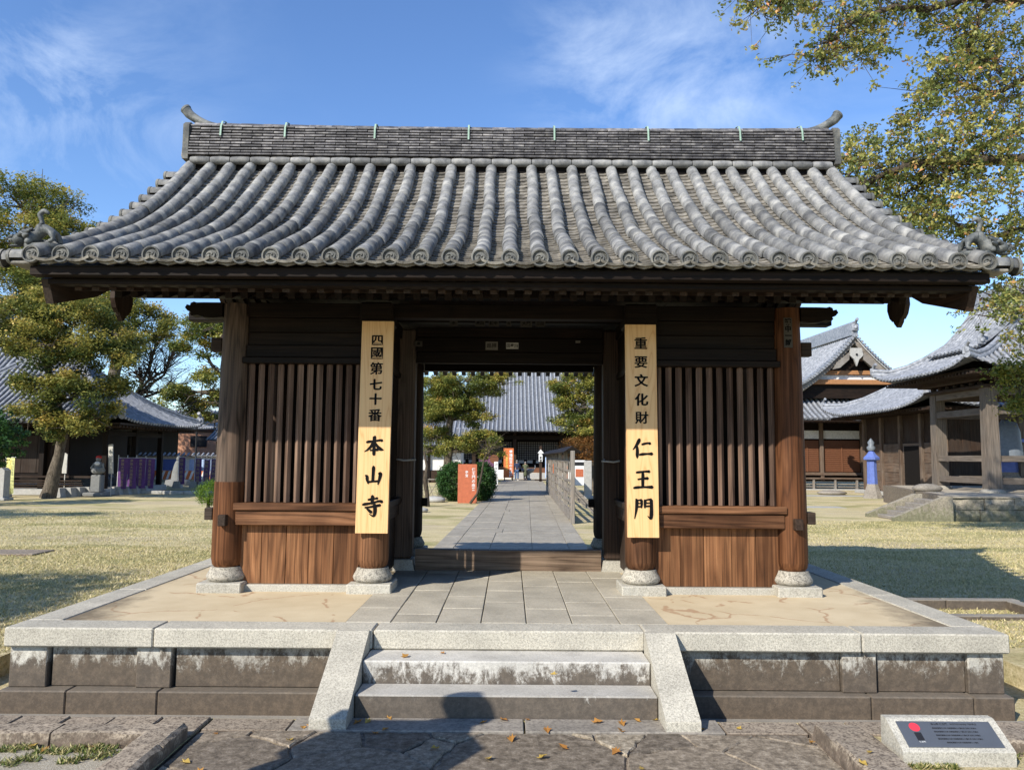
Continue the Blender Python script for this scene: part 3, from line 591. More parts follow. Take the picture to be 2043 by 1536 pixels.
# ============================================================ THE GATE
gt=thing('temple_gate','dark timber gatehouse with curved grey tiled roof and barred side bays','temple gate',(GX,9.85,T))
colx=[-2.972,-1.437,1.385,2.985]; rowy=[8.28,9.83,11.4]
def column(x,y,mat,r=0.163,splice=None,top=3.5):
    zb=T+0.235
    prof=[(r*0.80,zb),(r*0.93,zb+0.03),(r,zb+0.09),(r,zb+0.6),(r*0.985,1.6),(r*0.93,2.6),(r*0.89,3.2),(r*0.84,top)]
    if splice:
        lo=[p for p in prof if p[1]<splice]+[(r*0.985,splice)]; hi=[(r*0.965,splice)]+[(a*0.98,b) for a,b in prof if b>splice]
        c=MB().lathe(hi,(x,y,0),40).build('column',mat,gt); MB().lathe(lo,(x,y,0),40).build('spliced_foot','orangecol',c)
    else: c=MB().lathe(prof,(x,y,0),40).build('column',mat,gt)
    MB().lathe([(0.14,T+0.085),(0.172,T+0.092),(0.196,T+0.112),(0.205,T+0.138),(0.197,T+0.160),(0.183,T+0.185),(0.170,T+0.21),(0.163,T+0.236)],(x,y,0),32).build('foundation_stone','basestone',c)
    B('plinth_stone',(x-0.23,y-0.23,T-0.05),(x+0.23,y+0.23,T+0.09),'granite',c,0.012)
    return c
for i,x in enumerate(colx):
    for j,y in enumerate(rowy):
        if j==1 and i in (1,2): continue
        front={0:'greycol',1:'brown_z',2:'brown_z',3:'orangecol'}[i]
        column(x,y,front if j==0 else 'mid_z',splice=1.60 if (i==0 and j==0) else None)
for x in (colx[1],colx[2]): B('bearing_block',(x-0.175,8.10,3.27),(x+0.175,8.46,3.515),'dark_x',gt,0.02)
# door-row pillars on cut stone blocks
for s,x in ((-1,-1.335),(1,1.30)):
    c=B('door_pillar',(x-0.125,9.71,T+0.13),(x+0.125,9.95,3.5),'mid_z' if s>0 else 'greycol',gt,0.03)
    MB().prism([(-0.17+x,T-0.03),(0.17+x,T-0.03),(0.135+x,T+0.13),(-0.135+x,T+0.13)],9.66,10.0,'y').build('pillar_stone','granite',c)
    MB().tube([(x-s*0.12,9.70,1.86),(x-s*0.16,9.62,1.84),(x-s*0.02,9.58,1.83),(x+s*0.1,9.62,1.85),(x+s*0.12,9.70,1.87)],0.012,8).build('cable_loop','rope',c)
th=MB(); n=16   # worn threshold beam, dished in the middle
pr=[]
for i in range(n+1):
    t=i/n; x=-1.165+2.30*t; pr.append((x,0.742-0.014*math.sin(PI*t)))
th.prism([(-1.165,T)]+pr+[(1.135,T)],9.70,9.84,'y'); th.build('threshold','threshold_x',gt)
# horizontal members
def beam(a,b,mat,name='beam',ch=0.008): return B(name,a,b,mat,gt,ch)
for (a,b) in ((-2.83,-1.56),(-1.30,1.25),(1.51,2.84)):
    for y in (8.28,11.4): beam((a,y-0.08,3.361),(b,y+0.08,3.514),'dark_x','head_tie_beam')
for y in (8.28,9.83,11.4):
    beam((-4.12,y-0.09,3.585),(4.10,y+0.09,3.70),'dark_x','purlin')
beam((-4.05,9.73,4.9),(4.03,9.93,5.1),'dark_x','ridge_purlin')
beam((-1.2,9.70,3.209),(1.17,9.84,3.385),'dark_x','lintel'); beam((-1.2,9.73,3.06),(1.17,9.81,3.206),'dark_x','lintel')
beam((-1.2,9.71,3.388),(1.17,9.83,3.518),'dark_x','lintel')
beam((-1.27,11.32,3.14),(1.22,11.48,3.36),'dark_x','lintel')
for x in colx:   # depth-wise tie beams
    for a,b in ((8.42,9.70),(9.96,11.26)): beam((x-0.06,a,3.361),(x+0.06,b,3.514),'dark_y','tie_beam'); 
# carved nosings on the outer columns
nose=[(0,0),(0.10,-0.012),(0.2,-0.005),(0.27,0.02),(0.33,0.01),(0.35,0.035),(0.335,0.05),(0.375,0.065),(0.405,0.10),(0.385,0.135),(0.35,0.125),(0.345,0.15),(0.31,0.165),(0.28,0.155),(0.2,0.158),(0,0.158)]
for s,xc in ((-1,-2.972),(1,2.985)):
    for y in rowy: MB().prism([(xc+s*(0.14+p[0]),3.358+p[1]) for p in nose],y-0.07,y+0.07,'y').build('carved_nosing','dark_x',gt)
    for y in rowy: B('tenon_end',(xc+s*0.14,y-0.05,2.985),(xc+s*0.255,y+0.05,3.135),'mid_x',gt,0.006)
    B('tenon_end',(xc+s*0.15,8.2,1.20),(xc+s*0.235,8.36,1.325),'mid_x',gt,0.006)
    B('tenon_end',(xc-0.035,8.045,1.15),(xc+0.045,8.15,1.265),'mid_y',gt,0.006)
# side bays: front barred window, planks, rails
def bay(x0,x1,side):
    bw=[]
    beam((x0-0.03,8.16,2.855),(x1+0.03,8.34,2.922),'dark_x','window_head'); beam((x0,8.19,2.924),(x1,8.33,3.056),'dark_x','rail'); 
    beam((x0,8.24,3.058),(x1,8.30,3.20),'dark_x','wall_board'); beam((x0,8.235,3.203),(x1,8.295,3.36),'dark_x','wall_board')
    beam((x0-0.05,8.115,1.308),(x1+0.05,8.36,1.385),'brown_x','window_sill'); beam((x0-0.03,8.14,1.155),(x1+0.03,8.33,1.304),'brown_x','rail')
    n=12; w=(x1-x0)/n
    me=MB().box((-0.0255,-0.0255,-0.735),(0.0255,0.0255,0.735),0.004).mesh('lattice_bar','slatwood')
    for k in range(n): link('lattice_bar',me,(x0+(k+0.5)*w,8.25,2.12),gt,(0,0,PI/4+random.uniform(-.07,.07)))
    e=[x0]; rg=random.Random(side+3)
    nb=5; ws=[rg.uniform(0.8,1.25) for _ in range(nb)]; tot=sum(ws); x=x0
    for q in ws:
        L=(x1-x0)*q/tot; B('plank',(x+0.0025,8.245+rg.uniform(-.003,.003),0.545),(x+L-0.0025,8.285,1.154),'plank',gt,0.003); x+=L
    B('ground_sill_stone',(x0-0.02,8.17,T-0.03),(x1+0.02,8.36,0.543),'granite',gt,0.006)
bay(-2.83,-1.58,0); bay(1.53,2.845,1)
for s,xi,xo in ((-1,-1.437,-2.972),(1,1.385,2.985)):
    # inner (passage) side of each bay: lattice above, planks below
    beam((xi-0.05,8.42,2.86),(xi+0.05,9.72,2.93),'dark_y','window_head'); beam((xi-0.09,8.30,1.30),(xi+0.09,9.72,1.375),'mid_y','window_sill'); beam((xi-0.06,8.42,1.15),(xi+0.06,9.72,1.297),'mid_y','rail')
    me=MB().box((-0.027,-0.027,-0.735),(0.027,0.027,0.735),0.004).mesh('lattice_bar','dark_z')
    for k in range(11): link('lattice_bar',me,(xi,8.48+k*0.113,2.12),gt,(0,0,PI/4))
    for k in range(4): B('plank',(xi-0.02,8.44+k*0.31,0.545),(xi+0.02,8.744+k*0.31,1.149),'mid_z',gt,0.003)
    beam((xi-0.03,8.44,2.935),(xi+0.03,9.70,3.36),'dark_y','wall_board')
    B('nosing_end',(xi-0.05,8.085,1.16),(xi+0.05,8.15,1.30),'mid_y',gt,0.01)
    # outer and back walls of planks
    for k in range(10): 
        y=8.44+k*0.285
        if abs(y+0.14-9.83)<0.16: continue
        B('plank',(xo-0.02,y,0.545),(xo+0.02,y+0.281,3.36),'mid_z',gt,0.003)
    lo,hi=sorted((xi,xo))
    for k in range(5): 
        L=(hi-lo-0.3)/5; B('plank',(lo+0.15+k*L+0.002,9.81,0.545),(lo+0.15+(k+1)*L-0.002,9.85,3.36),'dark_z',gt,0.003)
    beam((xi-0.05,9.99,1.15),(xi+0.05,11.26,1.30),'dark_y','rail')
    B('tenon_end',(xi-s*0.235,11.35,1.16),(xi-s*0.15,11.45,1.28),'dark_x',gt,0.006)
# rooted guardian-side ceiling boards (dark)
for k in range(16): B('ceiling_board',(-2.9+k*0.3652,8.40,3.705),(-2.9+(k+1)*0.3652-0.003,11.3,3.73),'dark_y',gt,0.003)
# votive slips pasted on the lintels and a column
def slip(px,py,w,h,Y,txt,mat='paper',vertical=False):
    p=at(px,py,Y); s=B('votive_slip',(p.x-w/2,Y-0.003,p.z-h/2),(p.x+w/2,Y,p.z+h/2),mat,gt,0)
    text('slip_print',txt,min(w,h)*0.62 if not vertical else w*0.7,'ink',s,(p.x,Y-0.0035,p.z),(PI/2,0,0),0.0003,0.001,vertical)
M['oldpaper']=plain('aged_paper',(0.20,0.18,0.15),0.9); M['darkpaper']=plain('sooty_paper',(0.075,0.066,0.055),0.9)  # aged and darker paper tones for the slips
slip(981,690,0.155,0.105,9.698,'巡拝','oldpaper'); slip(1022,690,0.155,0.08,9.698,'田奉納'); slip(1153,682,0.06,0.03,9.698,'一','oldpaper')
slip(958,645,0.13,0.08,9.706,'奉納','darkpaper'); slip(985,645,0.13,0.08,9.706,'講中','darkpaper'); slip(1015,645,0.06,0.08,9.706,'石','darkpaper'); slip(1050,646,0.15,0.09,9.706,'大門','darkpaper'); slip(1078,646,0.13,0.08,9.706,'三田','darkpaper'); slip(905,645,0.1,0.07,9.706,'中','darkpaper'); slip(835,686,0.1,0.07,9.698,'参','darkpaper')
p=at(1573,655,8.115); s=B('votive_slip',(p.x-0.05,8.113,3.06),(p.x+0.04,8.118,3.38),'darkpaper',gt,0); text('slip_print','講中一郎',0.07,'ink',s,(p.x-0.005,8.1125,3.22),(PI/2,0,0),0.0003,0.003,True)
p=at(640,653,8.232); MB().lathe([(0.002,-0.004),(0.03,0),(0.036,0.004),(0.002,0.008)],(0,0,0),16).build('x','gold') if False else None

# ---- rafters and boards
rme=MB().box((-0.033,-1.05,-0.034),(0.033,0.5,0.034),0.003).mesh('rafter','mid_y')
rme2=MB().box((-0.036,-0.55,-0.036),(0.036,1.95,0.036),0.003).mesh('rafter','dark_y')
rme_b=MB().box((-0.033,-1.05,-0.034),(0.033,0.5,0.034),0.003).mesh('rafter','dark_y')
NR=51
for k in range(NR):
    x=-3.93+k*(7.85/(NR-1))
    s1=math.atan(0.22); s2=math.atan(0.41)
    link('rafter',rme,(x,7.92,3.61),gt,(s1,0,0)); link('rafter',rme2,(x,8.12,3.682),gt,(s2,0,0))
    link('rafter',rme_b,(x,19.68-7.92+0.18,3.50),gt,(s1,0,PI)); link('rafter',rme2,(x,19.68-8.12,3.682),gt,(s2,0,PI))
def mir(y): return 19.68-y      # mirror about the ridge plane y=9.84
MB().prism([(6.72,3.455),(7.6,3.66),(8.3,3.885),(9.84,4.45),(mir(8.3),3.885),(mir(7.6),3.66),(mir(6.72),3.455),(mir(6.75),3.50),(mir(7.6),3.83),(mir(8.4),4.32),(mir(9.2),4.93),(9.84,5.45),(9.2,4.93),(8.4,4.32),(7.6,3.83),(6.75,3.50)],-4.08,4.06,'x').build('roof_deck','dark_x',gt)
for f in (lambda y:y,mir):
    y0,y1=sorted((f(6.66),f(6.77))); B('fascia_board',(-4.23,y0,3.438),(4.21,y1,3.520),'dark_x' if f(1)==1 else 'dark_x',gt,0.006)
    y0,y1=sorted((f(6.78),f(6.90))); B('fascia_board',(-4.14,y0,3.385),(4.12,y1,3.4365),'dark_x',gt,0.006)
    y0,y1=sorted((f(6.80),f(6.88))); B('fascia_board',(-4.12,y0,3.455),(4.10,y1,3.52),'dark_x',gt,0.004)
def barge(x0,x1):
    top=[(6.78,3.43),(7.6,3.78),(8.4,4.26),(9.2,4.88),(9.84,5.42),(mir(9.2),4.88),(mir(8.4),4.26),(mir(7.6),3.78),(mir(6.78),3.43)]
    bot=[(6.88,3.225),(7.6,3.44),(8.4,3.86),(9.2,4.46),(9.84,5.0),(mir(9.2),4.46),(mir(8.4),3.86),(mir(7.6),3.44),(mir(6.88),3.225)]
    for h in (0,1):   # two boards per gable meeting under the ridge
        a=top[:5] if h==0 else top[4:]; b=bot[:5] if h==0 else bot[4:]
        MB().prism(a+b[::-1],x0,x1,'x').build('bargeboard','mid_y',gt)
barge(-4.20,-4.13); barge(4.11,4.18)
# pendants covering the purlin ends
pend=[(0,0.02),(-0.10,0.03),(-0.15,-0.02),(-0.155,-0.10),(-0.12,-0.20),(-0.075,-0.25),(-0.06,-0.235),(-0.045,-0.28),(0,-0.335),(0.045,-0.28),(0.06,-0.235),(0.075,-0.25),(0.12,-0.20),(0.155,-0.10),(0.15,-0.02),(0.10,0.03)]
for x0,x1 in ((-4.26,-4.21),(4.19,4.24)):
    for y in (8.28,11.4): MB().prism([(y+p[0]*1.3,3.62+p[1]*0.92) for p in pend],x0,x1,'x').build('gable_pendant','mid_z',gt)
    MB().prism([(9.84+p[0]*1.3,5.0+p[1]*1.3) for p in pend],x0,x1,'x').build('gable_pendant','brown_z',gt)

# ---- tiled roof
rf=MB().prism([(6.75,3.505),(7.6,3.835),(8.4,4.325),(9.2,4.935),(9.84,5.50),(mir(9.2),4.935),(mir(8.4),4.325),(mir(7.6),3.835),(mir(6.75),3.505),(mir(6.75),3.545),(mir(7.6),3.87),(mir(8.4),4.36),(mir(9.2),4.97),(9.84,5.54),(9.2,4.97),(8.4,4.36),(7.6,3.87),(6.75,3.545)],-4.26,4.24,'x').build('tiled_roof','pan',gt)
PY=[6.57,6.8,7.2,7.6,8.0,8.4,8.8,9.2,9.6,9.85]; PZ=[3.605,3.705,3.885,4.065,4.275,4.525,4.815,5.14,5.49,5.71]
def prof_z(y): return float(np.interp(y,PY,PZ))
# resample by arc length
_ys=np.linspace(6.57,9.76,400); _zs=np.interp(_ys,PY,PZ)
_k=np.ones(41)/41; _zs2=np.convolve(np.pad(_zs,20,mode='reflect',reflect_type='odd'),_k,'valid'); _s=np.concatenate([[0],np.cumsum(np.hypot(np.diff(_ys),np.diff(_zs2)))])
def prof(s): return float(np.interp(s,_s,_ys)),float(np.interp(s,_s,_zs2))
SL=float(_s[-1])
NB_=33; sp=8.318/32; bx=[-4.172+i*sp for i in range(NB_)]
def half_tile(L,r0,r1,seg=9,a0=-20,a1=200):
    m=MB(); vs=[];
    for (y,r) in ((-L/2,r0),(L/2-0.06,r1),(L/2,r1),(L/2+0.03,r1*0.93)):
        for k in range(seg+1): a=R(a0+(a1-a0)*k/seg); vs.append((r*math.cos(a),y,r*math.sin(a)))
    for (y,r) in ((-L/2,r0-0.014),):
        for k in range(seg+1): a=R(a0+(a1-a0)*k/seg); vs.append((r*math.cos(a),y,r*math.sin(a)))
    n=seg+1; fs=[(i*n+k,i*n+k+1,(i+1)*n+k+1,(i+1)*n+k) for i in range(3) for k in range(seg)]+[(4*n+k,4*n+k+1,k+1,k) for k in range(seg)]
    m.add(vs,fs,True); m.sm[-seg:]=[False]*seg; return m
BT=0.272; nbt=int(SL/BT)
bmesh_=[half_tile(BT,0.070,0.0692).mesh('barrel_tile','barrel') for _ in range(1)]
def joined(mb,src,loc,rot):
    mt=Matrix.Translation(loc)@rot.to_4x4(); mb.add([tuple(mt@Vector(v)) for v in src.v],src.f,True)
cnt=0; rest=MB(); srcb=half_tile(BT,0.070,0.0692,7); rg=random.Random(2)
for i,x in enumerate(bx):
    off=rg.uniform(-0.01,0.03)
    for k in range(nbt+1):
        s0=0.02+k*BT; s1=min(s0+BT,SL)
        if s1-s0<0.05: continue
        y0,z0=prof(s0); y1,z1=prof(s1); sc=(s1-s0)/BT; a=math.atan2(z1-z0,y1-y0); xj=x+rg.uniform(-.006,.006)+0.008*math.sin(k*0.9+i*2.1); loc=(xj,(y0+y1)/2,(z0+z1)/2+rg.uniform(-.004,.005))
        if k<9: o=link('barrel_tile',bmesh_[0],loc,rf,(a+rg.uniform(-.012,.012),0,rg.uniform(-.025,.025)),(1,max(1,sc),1)); cnt+=1
        else: joined(rest,srcb,Vector(loc),Matrix.Rotation(a,3,'X'))
# rear slope
for i,x in enumerate(bx):
    for k in range(0,nbt+1):
        s0=0.02+k*BT; s1=min(s0+BT,SL)
        if s1-s0<0.05: continue
        y0,z0=prof(s0); y1,z1=prof(s1); a=math.atan2(z1-z0,y1-y0); joined(rest,srcb,Vector((x,mir((y0+y1)/2),(z0+z1)/2)),Matrix.Rotation(PI,3,'Z')@Matrix.Rotation(a,3,'X'))
def recentre(mb,name,mat,parent): return mb.build(name,mat,parent,kind='stuff')
ob=recentre(rest,'barrel_tiles',M['barrel'],rf)
# eave discs with three-comma crests
def disc_mb():
    m=MB(); seg=28; ring=[(0.079,0.02),(0.079,-0.008),(0.075,-0.014),(0.065,-0.014),(0.062,0.004),(0.0005,0.002)]
    vs=[(r*math.cos(2*PI*k/seg),y,r*math.sin(2*PI*k/seg)) for r,y in ring for k in range(seg)]
    m.add(vs,[(i*seg+k,i*seg+(k+1)%seg,(i+1)*seg+(k+1)%seg,(i+1)*seg+k) for i in range(len(ring)-1) for k in range(seg)],False)
    return m
def crest_mb():
    m=MB()
    for t in range(3):
        a0=2*PI*t/3+0.5; left=[];right=[]; N=12
        for i in range(N+1):
            u=i/N; ang=a0+u*2.5; rr=0.014+0.024*u**0.8; w=0.0115*(1-u)**0.7+0.001
            if u<0.12: w*=0.75
            c=Vector((rr*math.cos(ang),0,rr*math.sin(ang))); n=Vector((math.cos(ang),0,math.sin(ang))); left.append(c+n*w); right.append(c-n*w)
        poly=left+right[::-1]; n_=len(poly); vs=[(p.x,-0.0085,p.z) for p in poly]+[(p.x,0.003,p.z) for p in poly]
        fs=[(i,(i+1)%n_,n_+(i+1)%n_,n_+i) for i in range(n_)]+[(i,i+1,n_-2-i,n_-1-i) for i in range(N)]; m.add(vs,fs)
    for k in range(22):
        a=2*PI*k/22; c=(0.053*math.cos(a),0.001,0.053*math.sin(a)); d=0.0042
        m.add([(c[0]-d,c[1],c[2]),(c[0],c[1],c[2]-d),(c[0]+d,c[1],c[2]),(c[0],c[1],c[2]+d),(c[0],c[1]-0.006,c[2])],[(0,1,4),(1,2,4),(2,3,4),(3,0,4)])
    return m
dme=disc_mb().mesh('eave_disc','disc'); cme=crest_mb().mesh('comma_crest','disc')
for i,x in enumerate(bx):
    for f in (0,1):
        loc=Vector((x,6.575,3.605)) if f==0 else Vector((x,mir(6.575),3.605)); rr=(0.0,rg.uniform(-.3,.3),0) if f==0 else (0.0,0,PI)
        d=link('eave_disc',dme,loc,rf,rr)
        if f==0:
            c=bpy.data.objects.new('comma_crest',cme); COL.objects.link(c); c.parent=d
# pan tiles
PT=0.112
def pan_mb(seg=6,w=0.128,L=0.14,th=0.022,sag=0.036,drop=0.0):
    m=MB(); vs=[]
    for (y,zo) in ((-L/2,0.016),(L/2,-0.006)):
        for lay in (0,-th):
            for k in range(seg+1):
                u=2*k/seg-1; vs.append((u*w,y,-sag*(1-u*u)+zo+lay))
    n=seg+1; fs=[(k,k+1,2*n+k+1,2*n+k) for k in range(seg)]+[(k,n+k,n+k+1,k+1) for k in range(seg)]+[(2*n+k,2*n+k+1,3*n+k+1,3*n+k) for k in range(seg)]
    m.add(vs,fs,False); return m
pme=pan_mb().mesh('pan_tile','pan'); srcp=pan_mb(5); rest=MB(); npt=int(SL/PT); rows_single=9
for i in range(NB_-1):
    x=(bx[i]+bx[i+1])/2
    for k in range(npt+1):
        s=0.05+k*PT+rg.uniform(-.004,.004); y,z=prof(min(s,SL)); y2,z2=prof(min(s+0.05,SL)); y1,z1=prof(max(s-0.05,0)); a=math.atan2(z2-z1,y2-y1)+0.03
        loc=(x+rg.uniform(-.003,.003),y,z-0.018+rg.uniform(-.003,.003))
        if k<rows_single: link('pan_tile',pme,loc,rf,(a,0,rg.uniform(-.02,.02)))
        else: joined(rest,srcp,Vector(loc),Matrix.Rotation(a,3,'X')@Matrix.Rotation(rg.uniform(-.02,.02),3,'Z'))
        if k%3==0: joined(rest,srcp,Vector((x,mir(y),z-0.018)),Matrix.Rotation(PI,3,'Z')@Matrix.Rotation(a,3,'X'))
rest.sm=[False]*len(rest.sm); recentre(rest,'pan_tiles',M['pan'],rf)
# crescent eave tiles hanging between the discs
def cres_mb():
    m=MB(); seg=8; w=0.100; vs=[]
    for y in (-0.012,0.012):
        for top in (1,0):
            for k in range(seg+1):
                u=2*k/seg-1; zc=-0.042*(1-u*u); vs.append((u*w,y,zc*0.8+(0.002 if top else -0.032-0.003*math.cos(u*9))))
    n=seg+1; fs=[(k,n+k,n+k+1,k+1) for k in range(seg)]+[(2*n+k,2*n+k+1,3*n+k+1,3*n+k) for k in range(seg)]+[(k,k+1,2*n+k+1,2*n+k) for k in range(seg)]+[(n+k,3*n+k,3*n+k+1,n+k+1) for k in range(seg)]
    m.add(vs,fs); return m
crm=cres_mb().mesh('eave_tile','pan')
for i in range(NB_-1):
    for f in (0,1): link('eave_tile',crm,((bx[i]+bx[i+1])/2,6.618 if f==0 else mir(6.618),3.590),rf,(0,0,f*PI))
# verge: short barrels pointing out over each gable
vt=half_tile(0.20,0.068,0.066,8); vmesh=vt.mesh('verge_tile','barrel')
for sx in (-1,1):
    xx_=(bx[0]-0.12) if sx<0 else (bx[-1]+0.12)
    for f in (0,1):
        s=0.10
        while s<SL-0.05:
            y,z=prof(s); y=y if f==0 else mir(y)
            vtile=link('verge_tile',vmesh,(xx_,y,z-0.045),rf,(0,0,-PI/2 if sx<0 else PI/2)); d=link('eave_disc',dme,(xx_+sx*0.105,y,z-0.045),rf,(0,0,-PI/2 if sx<0 else PI/2),(0.9,0.9,0.9)); s+=0.262
    # big corner barrel pointing sideways
    for f in (0,1):
        y=6.73 if f==0 else mir(6.73); vt2=link('corner_tile',vmesh,(xx_+sx*0.06,y,3.60),rf,(0,0,-PI/2 if sx<0 else PI/2),(1.1,1.5,1.1)); link('eave_disc',dme,(xx_+sx*0.22,y,3.60),rf,(0,0,-PI/2 if sx<0 else PI/2),(1.05,1,1.05))
        B('corner_slab',(xx_-0.09,y-0.11,3.525),(xx_+0.09,y+0.13,3.56),'pan',rf,0.01)
# filler tiles under the ridge
fme=MB().tube([(-0.125,0,0),(-0.10,0,0),(0,-0.004,0),(0.10,0,0),(0.125,0,0)],[0.045,0.05,0.053,0.05,0.045],10).mesh('filler_tile','barrel')
for i in range(NB_-1): link('filler_tile',fme,((bx[i]+bx[i+1])/2,9.70,5.675),rf)
# ridge of stacked flat tiles
RX0,RX1=-4.20,4.18; rz0=5.735; nrow=11; rh=0.0372
MB().box((RX0,9.735,5.5),(RX1,mir(9.735),rz0+nrow*rh),0).build('ridge_core','void',rf)
tlen=0.272; rdm=[MB().box((-tlen/2+0.003,-0.045,-0.0115),(tlen/2-0.003,0.05,0.0115),0.004).mesh('ridge_tile','ridge')]
rest=MB(); rg=random.Random(4)
def rise(x): return 0.035*(abs(x)/4.2)**2.6
for r in range(nrow):
    x=RX0+(tlen/2 if r%2 else 0)-0.0; k=0
    if r%2: pass
    while x<RX1-0.04:
        x2=min(x+tlen,RX1); xa=max(x,RX0); L=x2-xa; c=(xa+x2)/2; zz=rz0+(r+0.5)*rh+rise(c)*(r/nrow)
        yy=9.705+0.005*r+rg.uniform(-.004,.004)
        if r>=2: link('ridge_tile',rdm[0],(c,yy,zz),rf,(rg.uniform(-.01,.03),rg.uniform(-.012,.012),0),(L/tlen,1,1))
        else: rest.box((xa+0.002,yy-0.045,zz-0.0115),(x2-0.002,yy+0.05,zz+0.0115),0.004)
        rest.box((xa+0.002,mir(yy)-0.05,zz-0.0165),(x2-0.002,mir(yy)+0.03,zz+0.0165),0)
        x+=tlen
    if r%2: link('ridge_tile',rdm[0],(RX0+tlen/4,9.705+0.005*r,rz0+(r+0.5)*rh+rise(4.2)*(r/nrow)),rf,None,(0.5,1,1))
rest.sm=[False]*len(rest.sm); recentre(rest,'ridge_tiles',M['ridge'],rf)
def cap_tile(a,b,za,zb): return MB().tube([(a,9.84,za),((a+b)/2,9.84,(za+zb)/2),(b,9.84,zb)],[0.092,0.092,0.088],12)
x=RX0+0.03
ztop=rz0+nrow*rh-0.03
while x<RX1-0.1:
    x2=min(x+0.30,RX1-0.02); cap_tile(x,x2-0.004,ztop+rise(x),ztop+rise(x2)).build('ridge_cap_tile','ridge',rf); x=x2
for sx in (-1,1):
    # end slab, and the upswept horn tile above it
    xe=RX0 if sx<0 else RX1
    zt=rz0+nrow*rh+0.045
    pol=[(9.84-0.17,5.69),(9.84+0.17,5.69),(9.84+0.17,zt-0.04),(9.84+0.11,zt+0.01),(9.84-0.11,zt+0.01),(9.84-0.17,zt-0.04)]
    MB().prism(pol,xe,xe+sx*0.075,'x').build('ridge_end_slab','disc',rf)
    MB().prism([(9.84-0.11,5.74),(9.84+0.11,5.74),(9.84+0.06,6.1),(9.84-0.06,6.1)],xe+sx*0.075,xe+sx*0.11,'x').build('ridge_end_relief','pan',rf)
    pts=[];rr=[]
    for i in range(13):
        u=i/12; pts.append((xe-sx*0.42+sx*(0.48*u+0.06*u*u),9.84-0.02*u,ztop+0.055+0.02*u+0.20*u**2.4+0.03*(u>0.99))); rr.append(0.052-0.006*u+0.022*u**4)
    h=MB().tube(pts,rr,14).build('ridge_horn','beast',rf)
    e=Vector(pts[-1]); MB().lathe([(0.0005,-0.015),(0.095,-0.015),(0.102,0),(0.095,0.02),(0.0005,0.02)],(0,0,0),24)
    dd=(Vector(pts[-1])-Vector(pts[-3])).normalized(); md=disc_mb(); q=Vector((0,-1,0)).rotation_difference(dd).to_matrix(); md.v=[tuple(q@(Vector(v)*0.88)+e) for v in md.v]; md.build('horn_disc','beast',rf)
for px in (441,569,748,935,1106,1293,1476,1600):
    p=at(px,270,9.7); m=MB(); z1=ztop+0.10+rise(p.x); pts=[(p.x,9.672,z1-0.24),(p.x,9.684,z1-0.11),(p.x,9.735,z1-0.02),(p.x,9.84,z1+0.015),(p.x,mir(9.735),z1-0.02),(p.x,mir(9.684),z1-0.11)]
    for a,b in zip(pts[:-1],pts[1:]):
        a=Vector(a);b=Vector(b); d=(b-a).normalized(); n=Vector((1,0,0)).cross(d)*0.0025; vs=[a+Vector((-.011,0,0))-n,a+Vector((.011,0,0))-n,b+Vector((.011,0,0))-n,b+Vector((-.011,0,0))-n,a+Vector((-.011,0,0))+n,a+Vector((.011,0,0))+n,b+Vector((.011,0,0))+n,b+Vector((-.011,0,0))+n]
        m.add(vs,[(0,1,2,3),(7,6,5,4),(0,4,5,1),(1,5,6,2),(2,6,7,3),(3,7,4,0)])
    m.build('copper_strap','copper',rf)

# ---- guardian beasts on the front corners
def skin(name,verts,edges,rad,mat,parent,sub=1,root=0,centre=None):
    me=bpy.data.meshes.new('sk'); me.from_pydata([tuple(v) for v in verts],edges,[]); o=bpy.data.objects.new('sk',me); COL.objects.link(o)
    md=o.modifiers.new('s','SKIN'); 
    for i,r in enumerate(rad):
        sv=me.skin_vertices[0].data[i]; sv.radius=(r,r) if not hasattr(r,'__len__') else r
        sv.use_root=(i==root)
    s2=o.modifiers.new('u','SUBSURF'); s2.levels=sub; s2.render_levels=sub
    dg=bpy.context.evaluated_depsgraph_get(); dg.update(); m2=bpy.data.meshes.new_from_object(o.evaluated_get(dg)); bpy.data.objects.remove(o); bpy.data.meshes.remove(me)
    m2.materials.clear(); m2.materials.append(M[mat]); m2.polygons.foreach_set('use_smooth',[True]*len(m2.polygons))
    n=len(m2.vertices); a=np.empty(n*3,dtype=np.float32); m2.vertices.foreach_get('co',a); a=a.reshape(-1,3); c=(a.min(0)+a.max(0))/2; a-=c; m2.vertices.foreach_set('co',a.ravel()); m2.update()
    return link(name,m2,Vector([float(t) for t in c]),parent)
def chain(pts): return [(i,i+1) for i in range(len(pts)-1)]
